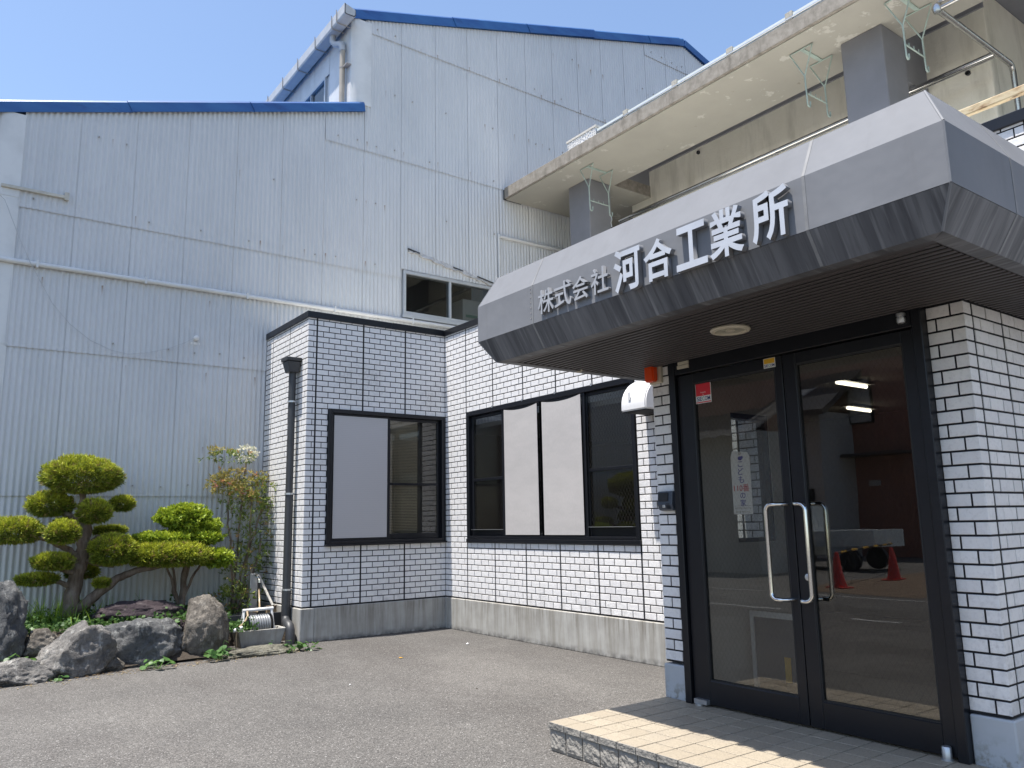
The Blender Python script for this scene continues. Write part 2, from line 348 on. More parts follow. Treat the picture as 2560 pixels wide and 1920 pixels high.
def mk_bark():
    t = NT('bark'); c = t.mix(t.ramp(t.noise((22,22,4), 6, .7), .38, .64), (.235,.18,.135), (.10,.072,.052)); c = t.mix(t.math('MULTIPLY', t.ramp(t.noise(7, 5, .6, 3), .5, .7), .5), c, (.30,.26,.22))
    return t.fin(c, .9, 0, t.bump(t.noise((45,45,7), 6, .7), .9, .015), .2)
M['bark'] = mk_bark()
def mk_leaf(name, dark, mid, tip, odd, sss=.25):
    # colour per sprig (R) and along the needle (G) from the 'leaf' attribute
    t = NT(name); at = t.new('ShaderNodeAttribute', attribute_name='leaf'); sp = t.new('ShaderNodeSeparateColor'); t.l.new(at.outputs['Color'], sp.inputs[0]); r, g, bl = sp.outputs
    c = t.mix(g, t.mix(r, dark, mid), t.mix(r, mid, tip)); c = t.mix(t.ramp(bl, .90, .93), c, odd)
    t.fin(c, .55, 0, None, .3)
    tl = t.new('ShaderNodeBsdfTranslucent'); t.l.new(c, tl.inputs[0]); mx = t.new('ShaderNodeMixShader'); mx.inputs[0].default_value = sss
    t.l.new(t.b.outputs[0], mx.inputs[1]); t.l.new(tl.outputs[0], mx.inputs[2]); t.l.new(mx.outputs[0], t.out.inputs[0]); return t.m
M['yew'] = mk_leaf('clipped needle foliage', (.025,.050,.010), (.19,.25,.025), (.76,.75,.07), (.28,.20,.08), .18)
M['lime'] = mk_leaf('lime shrub foliage', (.08,.15,.016), (.24,.34,.026), (.54,.58,.045), (.34,.40,.05), .28)
M['nandina'] = mk_leaf('nandina foliage', (.055,.10,.022), (.18,.24,.045), (.36,.40,.09), (.42,.27,.11))
M['nandina_top'] = mk_leaf('nandina young foliage', (.16,.17,.04), (.34,.30,.08), (.52,.38,.14), (.50,.22,.12), .3)
M['flower'] = mk_leaf('cream flower buds', (.6,.58,.42), (.78,.75,.60), (.82,.80,.68), (.6,.6,.36))
M['ivy'] = mk_leaf('ground ivy leaf', (.025,.06,.016), (.06,.13,.03), (.09,.17,.04), (.14,.22,.06), .3)
M['grass'] = mk_leaf('grass blade', (.07,.15,.016), (.17,.30,.03), (.34,.46,.07), (.34,.32,.12), .35)
def mk_weed():
    t = NT('broad weed leaf'); c = t.mix(t.rnd(), (.045,.12,.028), (.11,.21,.045)); c = t.mix(t.ramp(t.noise(60, 3), .55, .7), c, (.15,.24,.09)); t.fin(c, .45, 0, None, .4)
    tl = t.new('ShaderNodeBsdfTranslucent'); t.l.new(c, tl.inputs[0]); mx = t.new('ShaderNodeMixShader'); mx.inputs[0].default_value = .3
    t.l.new(t.b.outputs[0], mx.inputs[1]); t.l.new(tl.outputs[0], mx.inputs[2]); t.l.new(mx.outputs[0], t.out.inputs[0]); return t.m
M['weed'] = mk_weed()
M['hose'] = simple('grey hose', (.24,.25,.26), .35, grime=.1)
M['tan_hose'] = simple('tan hose', (.34,.25,.15), .4)
M['brownhouse'] = simple('brown siding', (.34,.16,.12), .7, grime=.3)
M['greyhouse'] = simple('grey mortar wall', (.58,.55,.50), .85, grime=.4, gs=1.5)
M['rooftile'] = simple('dark roof tile', (.055,.058,.065), .35)
M['truck'] = simple('white truck paint', (.74,.76,.76), .3, .2)
M['cone'] = simple('red cone plastic', (.60,.05,.035), .5)
M['dirt'] = simple('brown dirt', (.15,.105,.07), .95, grime=.5, gs=4, bump=.8, bs=8, dist=.05)
M['line'] = simple('white road paint', (.36,.36,.35), .7, grime=.5, gs=6)

# ---------------------------------------------------------------- the setting
XB, YA, XS, YF, XP = 5.8826, 9.526, 3.825, 11.10, 4.345      # wall faces of the annex, the factory and the porch
g = MB(); N = 24
xs = [-60, -20, -5] + [(-4+i*1.0) for i in range(1, 13)] + [14, 24, 60]; ys = [-60, -15, -4]+[(-3+i*1.0) for i in range(1, 14)]+[14, 24, 60]
for yy in ys:
    for xx in xs: g.v.append((xx, yy, 0))
g.f = [(j*len(xs)+i, j*len(xs)+i+1, (j+1)*len(xs)+i+1, (j+1)*len(xs)+i) for j in range(len(ys)-1) for i in range(len(xs)-1)]
tag(g.build('ground', M['asphalt']), kind='structure')
for nm, x0, x1, y0, y1 in (('road_line', -2.10, -2.0, 7.6, 9.0), ('road_line', -1.80, -1.70, 5.6, 6.3), ('road_line', -4.5, -4.42, -20, 60)):
    tag(MB().add([(x0,y0,.004),(x1,y0,.004),(x1,y1,.004),(x0,y1,.004)], [(0,1,2,3)]).build(nm, M['line']), kind='structure')
tag(MB().add([(-11.5,7.6,.004),(-4.9,6.9,.004),(-5.0,9.4,.004),(-8.0,10.0,.004),(-11.5,9.9,.004)], [(0,1,2,3,4)]).build('dirt_patch', M['dirt']), kind='structure')
# ---------------------------------------------------------------- factory shed with corrugated sheets
fac = thing('factory', (5.1, YF, 0), 'big pale grey corrugated factory shed with stepped blue edged gables', 'factory')
PW, PITCHW, AMP = .675, .0675, .0085
def top_low(x): return 6.55+.311*(x-.36)
def top_up(x): return 9.70+.309*(x-5.116) if x < 13.38 else 12.255-.30*(x-13.38)
sheets_done = {}
def sheet(x0, x1, z0, topf, drop=True):
    n = max(4, int(round((x1-x0)/PITCHW*8))); X = np.linspace(x0, x1+.02, n+1)
    T = np.array([topf(x) if callable(topf) else topf for x in X])
    lap = -.006*(1-(X-x0)/(x1-x0)); Y = AMP*np.cos(2*np.pi*X/PITCHW)+lap
    B = np.stack([X, Y-.015, np.full_like(X, z0)-(.03 if drop else 0)], 1); Tt = np.stack([X, Y-.001, T], 1)
    V = np.concatenate([B, Tt]); V[:, 0] -= x0; V[:, 2] -= z0
    Fq = [(i, i+1, n+2+i, n+1+i) for i in range(n)]
    link('corrugated_sheet', npmesh('corrugated_sheet', V, Fq, M['sheet'], smooth=True), fac, loc=(x0, YF-.012, z0))
joints = [8.02-PW*k for k in range(10, -13, -1)]
cols = [(.64, joints[0])]+list(zip(joints[:-1], joints[1:]))
for x0, x1 in cols:
    if x1 > 16.2: break
    win = x0 > 5.9 and x1 < 8.1
    mid = (x0+x1)/2; base = [(0.2, 1.84), (1.84, 3.63)]
    if win: base += [(3.63, 4.72), (5.525, 7.44)]
    else: base += [(3.63, 5.40)]
    if x1 < 4.7: base += [(5.40, top_low)]
    elif x1 < 5.9: base += ([] if win else [(5.40, 7.44)])+[(7.44, top_low if x1 < 5.34 else top_up)]
    else:
        if not win: base += [(5.40, 7.44)]
        base += [(7.44, 9.58)]
        if mid > 12.0: base += [(9.58, 11.6), (11.6, top_up)]
        else: base += [(9.58, top_up)]
    for z0, z1 in base: sheet(x0, x1, z0, z1, drop=not (win and abs(z0-5.525) < .01))
# shell behind the sheets, with the window opening left free
sh = MB()
def shell(x0, x1, z0, z1): sh.box((x0, YF+.012, z0), (x1, YF+.15, z1))
shell(.40, 6.06, 0, 6.5); shell(6.06, 7.84, 0, 4.75); shell(6.06, 7.84, 5.50, 9.6); shell(7.84, 15.9, 0, 9.6)
sh.prism([(.40, 6.5), (5.2, 6.5), (5.2, 8.0)], lambda a, b, h: (a, h, b), YF+.012, YF+.15)
sh.prism([(5.12, 6.5), (6.06, 6.5), (6.06, 9.6), (15.9, 9.6), (15.9, 11.45), (13.38, 12.2), (5.12, 9.65)], lambda a, b, h: (a, h, b), YF+.0125, YF+.149)
sh.box((15.8, YF+.15, 0), (15.9, 30, 11)); sh.box((.40, 29.9, 0), (15.8, 30, 6.5))
sh.build('gable_backing', M['white_metal'], fac)
sh = MB(); sh.box((.40, YF+.15, 0), (.5, 30, 6.5)); sh.build('side_wall', M['white_metal'], fac)
mb = MB(); a = [(-.35, 6.34), (5.28, 8.09), (5.28, 8.13), (-.35, 6.38)]
mb.prism(a, lambda x, z, h: (x, h, z), YF-.03, 30); mb.build('lower_roof', M['blue'], fac)
mb = MB(); mb.prism([(4.95, 9.66), (13.38, 12.27), (16.1, 11.45), (16.1, 11.5), (13.38, 12.32), (4.95, 9.71)], lambda x, z, h: (x, h, z), YF-.03, 30); mb.build('upper_roof', M['blue'], fac)
# ribs under the left eave
n = 30; V = []; Fq = []
for i in range(60*4+1):
    y = YF+.05+i*.0675/4*1.4; dz = .02*math.cos(i*math.pi/2)
    V += [(-.33, y, 6.30+dz), (.42, y, 6.53+dz)]
Fq = [(2*i, 2*i+1, 2*i+3, 2*i+2) for i in range(60*4)]
link('eave_soffit', npmesh('eave_soffit', V, Fq, simple('aged cream soffit', (.48,.43,.32), .8), smooth=True), fac)
# verge covers, piece by piece
def verge(x0, z0, x1, z1, lift, h=.165):
    mb = MB(); p = Vector((x0, 0, z0)); q = Vector((x1, 0, z1)); d = (q-p).normalized(); nrm = Vector((-d.z, 0, d.x))
    L = (q-p).length; Mx = Matrix(((d.x, 0, nrm.x, x0), (0, 1, 0, YF-.055-lift), (d.z, 0, nrm.z, z0), (0, 0, 0, 1)))
    prof = [(0, 0), (-.0, h-.03), (.02, h), (.20, h+.006), (.20, h-.012), (.012, h-.02), (.012, 0)]
    mb.prism(prof, lambda a, b, t: Mx @ Vector((t+(.03*(b/h-.5) if t > 0 else -.03*(b/h-.5)), a, b)), 0, L)
    o = mb.build('roof_verge', M['blue'], fac); return o
def vz(x): return 6.535+.3087*(x-.365)
for a, b, l in ((-.40, 1.92, 0), (1.84, 3.58, .014), (3.49, 5.315, .028)): verge(a, vz(a), b, vz(b)+l*.5, l)
def vu(x): return 9.695+.3085*(x-5.10)
for a, b, l in ((4.98, 7.13, .0), (7.08, 8.83, .014), (8.79, 10.56, .028), (10.50, 12.30, .014), (12.24, 13.26, .026), (13.20, 13.42, .014)): verge(a, vu(a), b, vu(b)+l*.5, l, .185)
verge(13.40, vu(13.40), 14.8, vu(13.4)-.30*1.4, .02, .185); verge(14.74, vu(13.4)-.30*1.34, 16.2, vu(13.4)-.30*2.8, .03, .185)
# corner strips
mb = MB(); pr = [(.66, -.030), (.48, -.030), (.41, -.018), (.365, .03), (.36, .22), (.372, .22), (.378, .035), (.418, -.005), (.48, -.018), (.66, -.018)]
for z0, z1, o in ((.2, 3.60, 0), (3.62, 4.60, .004), (4.62, 5.50, .008), (5.48, 6.55, .012)):
    mb = MB(); mb.prism(pr, lambda a, b, h, o=o: (a-o, YF+b-o, h), z0, z1+.03); mb.build('corner_flashing', M['white_metal'], fac, smooth=True)
pr = [(5.415, -.03), (5.20, -.03), (5.12, -.02), (5.07, .03), (5.065, .26), (5.077, .26), (5.083, .035), (5.125, -.006), (5.20, -.018), (5.415, -.018)]
mb = MB(); mb.prism(pr, lambda a, b, h: (a, YF+b-.012, h if h > 9 else h), 8.20, 9.72); mb.build('corner_flashing', M['white_metal'], fac, smooth=True)
# west face of the raised part: vertical panels, window, gutter, rain pipe
y = 11.32; k = 0
while y < 17:
    n = 40; Yv = np.linspace(y, y+.66, n+1); Xv = 5.07+.0045*np.cos(2*np.pi*Yv/.055)-.004*(1-(Yv-y)/.66)
    lo = 9.14 if 12.12 < y+.3 < 13.5 else 8.0
    B = np.stack([Xv, Yv, np.full_like(Yv, lo)], 1); T = np.stack([Xv, Yv, np.full_like(Yv, 9.66)], 1)
    V = np.concatenate([B, T]); V[:, 1] -= y
    link('side_panel', npmesh('side_panel', V, [(i, n+1+i, n+2+i, i+1) for i in range(n)], M['white_metal'], smooth=True), fac, loc=(0, y, 0)); y += .66
MB().box((5.09, 11.24, 8.0), (5.14, 12.12, 9.66)).box((5.09, 13.42, 8.0), (5.14, 30, 9.66)).box((5.09, 12.12, 9.12), (5.14, 13.42, 9.66)).build('side_backing', M['white_metal'], fac)
wf = MB(); wf.box((5.045, 12.10, 8.2), (5.09, 12.14, 9.14)).box((5.045, 13.40, 8.2), (5.09, 13.44, 9.14)).box((5.045, 12.14, 9.10), (5.09, 13.40, 9.14)).box((5.05, 12.74, 8.2), (5.085, 12.77, 9.1))
wf = wf.build('side_window', M['lightframe'], fac)
MB().box((5.085, 12.14, 8.2), (5.089, 13.40, 9.10)).build('pane', M['glass_plain'], wf)
MB().box((5.6, 12.0, 8.2), (5.7, 13.6, 9.3)).build('inner_screen', M['indark'], wf)
gt = MB(); gp = [(4.83, 9.76), (4.83, 9.60), (4.845, 9.57), (5.00, 9.57), (5.03, 9.60), (5.03, 9.70), (5.02, 9.70), (5.02, 9.605), (4.995, 9.585), (4.855, 9.585), (4.845, 9.605), (4.845, 9.76)]
gt.prism(gp, lambda a, b, h: (a, h, b), 10.86, 20)
gt.add([(4.83,10.86,9.76),(4.83,10.86,9.6),(4.845,10.86,9.57),(5.0,10.86,9.57),(5.03,10.86,9.6),(5.03,10.86,9.70)], [(0,1,2,3,4,5)])
gt = gt.build('gutter', M['gutter'], fac)
for yb in (11.15, 11.35, 12.05, 12.85, 13.6, 14.4, 15.2):
    mb = MB(); mb.tube([(4.815, yb, 9.79), (4.82, yb, 9.59), (4.84, yb, 9.56), (5.07, yb, 9.56)], .008, 5); mb.build('gutter_bracket', M['bolt'], gt)
dp = MB(); dp.tube([(4.93, 11.55, 9.58), (4.93, 11.55, 9.47), (4.95, 11.50, 9.40), (4.99, 11.38, 9.36), (5.0, 11.32, 9.32), (5.0, 11.30, 9.24), (5.0, 11.29, 9.18)], .052, 12); dp = dp.build('rain_pipe_elbow', M['gutter'], fac, smooth=True)
mb = MB(); mb.tube([(5.0, 11.29, 9.20), (5.0, 11.29, 8.2)], .045, 12); pp = mb.build('rain_pipe', M['beige_pipe'], fac, smooth=True)
mb = MB(); mb.lathe([(.049, 8.87), (.049, 8.89)], (5.0, 11.29, 0), 12); mb.box((4.99, 11.10, 8.868), (5.07, 11.25, 8.885)); mb.build('pipe_clamp', M['bolt'], pp)
# bolts in rows
mb = MB()
for zr in (1.95, 3.77, 4.67, 5.50, 6.53, 7.55, 8.55, 9.68, 10.7, 11.7):
    x = .4645
    while x < 15.5:
        if zr < (top_low(x) if x < 5.3 else top_up(x))-.12 and not (6.0 < x < 7.9 and 4.6 < zr < 5.45) and random.random() < .5:
            q = random.uniform(-.02, .02); mb.box((x-.005, YF-.050, zr+q-.010), (x+.005, YF-.02, zr+q+.005)); mb.box((x-.008, YF-.042, zr+q-.006), (x+.008, YF-.036, zr+q+.006))
        x += .3375
tag(mb.build('hook_bolt', M['bolt'], fac), kind='stuff')
# long conduit, short arm, window with its torn hood
mb = MB(); mb.tube([(.28, YF-.06, 4.655), (7.95, YF-.06, 4.655)], .032, 10); cp = mb.build('conduit_pipe', M['white_metal'], fac, smooth=True)
for x in (.9, 2.15, 3.5, 4.84, 6.2, 7.3): MB().box((x-.012, YF-.10, 4.61), (x+.012, YF-.02, 4.70)).build('pipe_clamp', M['white_metal'], cp)
mb = MB(); mb.tube([(7.97, YF-.06, 6.48), (9.9, YF-.06, 6.50)], .032, 10).tube([(7.97, YF-.06, 6.52), (7.97, YF-.06, 5.6)], .02, 8); mb.build('conduit_branch', M['white_metal'], fac, smooth=True)
wf = MB(); x0, x1, z0, z1 = 6.04, 7.86, 4.735, 5.51
wf.box((x0, YF-.05, z0), (x0+.05, YF+.08, z1)).box((x1-.05, YF-.05, z0), (x1, YF+.08, z1)).box((x0+.05, YF-.05, z1-.055), (x1-.05, YF+.08, z1)).box((x0-.02, YF-.075, z0-.03), (x1+.02, YF+.08, z0+.02)).box((x0+.05, YF-.04, z0+.02), (x1-.05, YF+.08, z0+.085)).box((6.925, YF-.045, z0+.085), (6.965, YF+.07, z1-.055))
wf = wf.build('factory_window', M['lightframe'], fac, .004)
for a, b in ((6.09, 6.925), (6.965, 7.81)): MB().box((a, YF-.005, z0+.085), (b, YF, z1-.055)).build('pane', M['glass_plain'], wf)
MB().box((6.0, YF+.9, 4.3), (8.0, YF+1.0, 6)).box((5.9, YF+.15, 4.2), (8.1, YF+1, 4.3)).build('inner_wall', M['indark'], wf)
MB().box((7.30, YF+.12, 4.4), (8.0, YF+.5, 5.25)).build('white_cabinet', M['inwall'], wf)
MB().box((7.36, YF+.114, 4.93), (7.60, YF+.119, 4.98)).build('green_label', simple('green label', (.02,.22,.13), .5), wf)
rn = random.Random(4); mb = MB(); pts = []
for i in range(30):
    f = i/29; x = 6.14+f*1.72; z = 5.875-f*.315; w = .042+rn.uniform(-.016, .016)
    if .55 < f < .62 or .04 < f < .12: w *= .45
    pts.append((x, z+rn.uniform(-.008, .008), w))
for (xa, za, wa), (xb, zb, wb) in zip(pts[:-1], pts[1:]):
    mb.add([(xa, YF-.07, za-wa), (xb, YF-.07, zb-wb), (xb, YF-.03, zb+wb), (xa, YF-.03, za+wa), (xa, YF-.01, za-wa), (xb, YF-.01, zb-wb), (xb, YF-.005, zb+wb), (xa, YF-.005, za+wa)], [(0,1,2,3),(7,6,5,4),(0,4,5,1),(3,2,6,7),(0,3,7,4),(1,5,6,2)])
mb.build('torn_hood_flashing', simple('peeling white sealant', (.58,.565,.54), .7, grime=.8, gs=16, bump=.6, bs=25, dist=.02), fac)
mb = MB(); mb.tube([(6.12, YF-.05, 5.885), (6.34, YF-.05, 5.845)], .016, 6).tube([(7.0, YF-.05, 5.725), (7.2, YF-.05, 5.69)], .014, 6).tube([(7.5, YF-.05, 5.645), (7.88, YF-.05, 5.575)], .012, 6); mb.build('torn_hood_rail', M['downpipe'], fac)
mb = MB(); mb.box((.45, YF-.075, 5.575), (1.17, YF-.035, 5.615)).box((1.135, YF-.08, 5.555), (1.185, YF-.03, 5.66)); mb.build('steel_arm', M['rust'], fac, .004).data.materials[0] = simple('stained white steel', (.55,.52,.45), .6, grime=.6, gs=8)
# slack wire with its insulator
wire = thing('wire', (1.6, YF-.1, 4.5), 'thin grey wire sagging from the left corner across the corrugated wall', 'cable')
WIRE = [(.30,5.50),(.45,5.44),(.5,5.4),(.67,4.98),(.83,4.64),(1.09,4.18),(1.3,3.94),(1.54,3.76),(1.79,3.66),(1.99,3.63),(2.24,3.68),(2.5,3.77),(2.67,3.86),(2.79,3.94)]
mb = MB(); pts = [(x, YF-.1, z) for x, z in WIRE]
mb.tube(pts, .0042, 5); mb.build('wire_strand', M['gutter'], wire)
mb = MB(); fnY = lambda x, y, z: (x, -z, y)
mb.lathe([(.02, 0), (.035, .01), (.018, .03), (.035, .045), (.035, .075), (.015, .09)], (2.83, YF-.02, 3.955), 10, fnY); mb.box((2.77, YF-.035, 3.87), (2.89, YF-.015, 3.90)); mb.build('insulator', M['white_plastic'], wire, smooth=True)

# ---------------------------------------------------------------- tiles
ROW, TH, TW, GAP, TZ0 = .0723, .0612, .1503, .0097, .418
tile_cache = {}
def tile_mesh(w, h, d=.012):
    key = (round(w, 3), round(h, 3))
    if key not in tile_cache:
        mb = MB(); e = .0022      # bevelled face: local X along the wall, Y out of it, Z up
        vs = [(0,0,0),(w,0,0),(w,0,h),(0,0,h),(0,d-e,0),(w,d-e,0),(w,d-e,h),(0,d-e,h),(e,d,e),(w-e,d,e),(w-e,d,h-e),(e,d,h-e)]
        mb.add(vs, [(4,5,1,0),(5,6,2,1),(6,7,3,2),(7,4,0,3),(4,8,9,5),(5,9,10,6),(6,10,11,7),(7,11,8,4),(8,11,10,9)])
        me = bpy.data.meshes.new('tile'); me.from_pydata(mb.v, [], mb.f); me.materials.append(M['tile']); tile_cache[key] = me
    return tile_cache[key]
def tile_rows(s0, s1, z0, z1, joints, openings=(), par=0, first=None):
    """runs of tiles (s, z, w, h) on a wall; panels end at the vertical joints"""
    out = []; edges = [s0]+[j for j in joints if s0 < j < s1]+[s1]; r = 0
    while z0+r*ROW < z1-.012:
        za = z0+r*ROW+.006; zb = min(za+TH, z1-.002)
        for p, q in zip(edges[:-1], edges[1:]):
            p2 = p+(.011 if p != s0 else 0); q2 = q-(.011 if q != s1 else 0)
            a = p2; step = (TW+GAP); k = 0
            while a < q2-.012:
                w = TW if not (k == 0 and (r+par) % 2) else TW*.5-.004
                if first is not None and p == s0 and k == 0: w = first[(r+par) % 2]
                b = min(a+w, q2)
                if q2-b < .03: b = q2
                segs = [(a, b)]
                for (o0, o1, oz0, oz1) in openings:
                    if zb > oz0+.012 and za < oz1-.012:
                        nx = []
                        for u, v in segs:
                            if v <= o0 or u >= o1: nx.append((u, v)); continue
                            if u < o0-.012: nx.append((u, o0))
                            if v > o1+.012: nx.append((o1, v))
                        segs = nx
                out += [(u, za, v-u, zb-za) for u, v in segs if v-u > .012]
                a = b+GAP; k += 1
        r += 1
    return out
def visible(P):
    v = Vector(P)-cam.location; d = v.dot(fw)
    if d < .5: return 0
    x = F*v.dot(rt)/d; y = F*v.dot(up)/d
    if abs(x) > 1280 or abs(y) > 960: return 0
    if P[0] > 4.6 and 1.83 < P[1]*XP/P[0] < 4.07 and 1.4+(P[2]-1.4)*XP/P[0] < 2.5: return 0
    if P[0] > 4.6 and P[1]*3.09/P[0] < 4.52 and 1.4+(P[2]-1.4)*3.09/P[0] > 2.66 and 1.4+(P[2]-1.4)*3.2/P[0] < 3.1: return 0
    if P[2] > 1.5 and P[0] > 4.4:
        s = 1.11/(P[2]-1.4)
        if 3.18 < P[0]*s < P[0] and 1.4 < P[1]*s < 4.44: return 0
    return F*F/d/d
def place_tiles(parent, walls, limit=300):
    """walls: (tiles, fn(s, z) -> world point, direction along the wall, outward normal); nearest ones become single parts"""
    allt = []
    for tiles, fn, du, nr in walls:
        du = Vector(du); nr = Vector(nr)
        for (s, z, w, h) in tiles:
            c = Vector(fn(s+w/2, z+h/2)); vd = (cam.location-c).normalized(); face = max(0, vd.dot(nr))
            allt.append((visible(c)*face*w*h, s, z, w, h, fn, du, nr))
    allt.sort(key=lambda t: -t[0]); V = []; Fc = []
    base = parent.location
    for i, (a, s, z, w, h, fn, du, nr) in enumerate(allt):
        flip = du.cross(Vector((0, 0, 1))).dot(nr)      # local Y must point along the outward normal
        p = Vector(fn(s, z)); w3 = round(w, 3); me = tile_mesh(w3, h)
        # the mesh has X along the wall and Y outward: build a proper rotation, starting from the other end when mirrored
        X = du.copy(); O = p.copy()
        if nr.cross(X).dot(Vector((0, 0, 1))) > 0: X = -X; O = p+du*w
        jit = rng.normal(0, .0007)
        R = Matrix(((X.x, nr.x, 0, 0), (X.y, nr.y, 0, 0), (0, 0, 1, 0), (0, 0, 0, 1)))
        O = O-nr*(.012-jit)
        if a > 0 and i < limit:
            o = bpy.data.objects.new('tile', me); COL.objects.link(o); o.parent = parent
            o.matrix_local = Matrix.Translation(O-base) @ R
        else:
            n = len(V); vs = [tuple(R @ v.co + O - base) for v in me.vertices]; V += vs; Fc += [tuple(k+n for k in pl.vertices) for pl in me.polygons]
    me = bpy.data.meshes.new('tile_field'); me.from_pydata(V, [], Fc); me.materials.append(M['tile'])
    o = link('tile_field', me, None); o.parent = parent; tag(o, kind='stuff')

# ---------------------------------------------------------------- tiled office annex (walls S, A and B)
CT = 4.06
ann = thing('office_annex', (XB, YA, 0), 'single storey office annex with white brick tiles and black capped parapet', 'office')
D = .0045
mb = MB()
mb.box((XS+D, YA+D, .40), (XS+.15, YF-.03, CT))                                                        # S
mb.box((XS+.15, YA+D, .40), (4.12, YA+.15, CT)).box((5.865, YA+D, .40), (XB+.15, YA+.15, CT)).box((4.12, YA+D, .40), (5.865, YA+.15, 1.15)).box((4.12, YA+D, 2.885), (5.865, YA+.15, CT))   # A
mb.box((XB+D, 8.965, .40), (XB+.15, YA+D, CT)).box((XB+D, 3.966, .40), (XB+.15, 5.785, CT)).box((XB+D, -3, .40), (XB+.15, 1.948, CT)).box((XB+D, 1.948, 2.55), (XB+.15, 3.966, CT)).box((XB+D, 5.785, .40), (XB+.15, 8.965, 1.15)).box((XB+D, 5.785, 2.885), (XB+.15, 8.965, CT))      # B
mb.build('grout_wall', M['grout'], ann)
mb = MB(); e = .022
mb.box((XS-e, YA-e, 0), (XS+.16, YF-.03, .405)); mb.build('plinth', M['concrete'], ann, .008)
mb = MB(); mb.box((XS+.161, YA-e, 0), (XB-e-.001, YA+.16, .405)); mb.build('plinth', M['concrete'], ann, .006)
mb = MB(); mb.box((XB-e, -3, 0), (XB+.16, 1.80, .405)); mb.build('plinth', M['concrete'], ann, .006)
mb = MB(); mb.box((XB-e, 4.10, 0), (XB+.16, YA+.16, .405)); mb.build('plinth', M['concrete'], ann, .006)
o = .02
for a, b in (((XS-o, YA+.15, CT-.005), (XS+.17, YF-.035, 4.14)), ((XS-o, YA-o, CT-.005), (5.02, YA+.149, 4.14)), ((5.023, YA-o-.002, CT-.006), (XB-o-.001, YA+.149, 4.141)), ((XB-o, 7.30, CT-.005), (XB+.17, YA+.149, 4.14)), ((XB-o-.002, -3, CT-.006), (XB+.17, 7.297, 4.141))):
    MB().box(a, b).build('parapet_coping', M['dark'], ann, .004)
M['roofcoat'] = simple('pale roof coating', (.82,.81,.76), .7)
MB().box((XS+.15, YA+.15, 3.85), (XB+.15, YF-.03, 3.95)).build('flat_roof', M['roofcoat'], ann)
MB().box((XB+.15, -3, 3.85), (10.27, YA+.15, 3.95)).build('flat_roof', M['roofcoat'], ann)
jA = [3.945, 4.604, 5.240]; jB = [8.981, 8.346, 7.70, 7.063, 6.43, 5.785, 5.15, 4.515]
tA = tile_rows(XS, XB-.004, TZ0, CT, jA, [(4.115, 5.872, 1.141, 2.876)])
tB = [(s, z, w, h) for (s, z, w, h) in tile_rows(0, YA-4.0, TZ0, CT, [YA-j for j in jB], [(YA-8.97, YA-5.78, 1.141, 2.876)], 0)]
tB2 = tile_rows(0, 7.0, TZ0, CT, [.125, .765, 1.405, 2.045, 2.685, 3.325, 3.965])
tB2 = [t for t in tB2 if t[1] > 2.56 or t[0] > 2.19]
tS = tile_rows(0, YF-.04-YA, TZ0, CT, [.64, 1.28], (), 1)
WB = (tB, lambda s, z: (XB, YA-s, z), (0, -1, 0), (-1, 0, 0))
WA = (tA, lambda s, z: (s, YA, z), (1, 0, 0), (0, -1, 0))
WS = (tS, lambda s, z: (XS, YA+s, z), (0, 1, 0), (-1, 0, 0))
WB2 = (tB2, lambda s, z: (XB, 3.99-s, z), (0, -1, 0), (-1, 0, 0))
place_tiles(ann, [WA, WB, WS, WB2])
# window in wall A: frame, two sashes, mid rails, film, blind
w = MB(); y0, y1 = YA-.028, YA+.10
w.box((4.118, y0, 1.16), (4.172, y1, 2.882)).box((5.815, y0, 1.16), (5.868, y1, 2.882)).box((4.172, y0, 2.83), (5.815, y1, 2.882)).box((4.172, y0, 1.16), (5.815, y1, 1.20)).box((4.10, y0-.035, 1.142), (5.872, y1, 1.159))
w = w.build('office_window', M['dark'], ann, .004, base=(4.99, YA, 2.0))
def sash(win, fn, a, b, z0, z1, out, midz, st=.042, mat='dark', br=.06):
    m = MB(); bx = lambda s0, s1, za, zb: m.box(*fn(s0, s1, za, zb, out, out+.03))
    bx(a, a+st, z0, z1); bx(b-st, b, z0, z1); bx(a+st, b-st, z1-st, z1); bx(a+st, b-st, z0, z0+br)
    if midz: bx(a+st, b-st, midz-.018, midz+.018)
    return m.build('sash', M[mat], win, .003)
fA = lambda s0, s1, za, zb, d0, d1: ((s0, YA+d0, za), (s1, YA+d1, zb))
sash(w, fA, 4.172, 5.02, 1.20, 2.83, .005, 1.93, .036, br=.036); sash(w, fA, 4.965, 5.815, 1.20, 2.83, .040, 1.93, br=.075)
MB().box((4.208, YA+.018, 1.236), (4.984, YA+.022, 2.794)).build('pane', M['glass_winA'], w)
MB().box((5.007, YA+.053, 1.275), (5.773, YA+.057, 2.788)).build('pane', M['glass_winA'], w)
MB().box((4.206, YA-.004, 1.234), (4.972, YA+.003, 2.80)).build('shade_film', M['film'], w)
m = MB(); z = 1.24
while z < 2.83: m.add([(4.19, YA+.112, z+.009), (5.50, YA+.112, z+.009), (5.50, YA+.128, z-.007), (4.19, YA+.128, z-.007)], [(0,1,2,3)]); z += .021
tag(m.build('blind_slat', M['blind'], w), kind='stuff')
MB().box((4.12, YA+.16, 1.0), (5.86, YA+.17, 2.9)).build('dim_curtain', M['indark'], w)
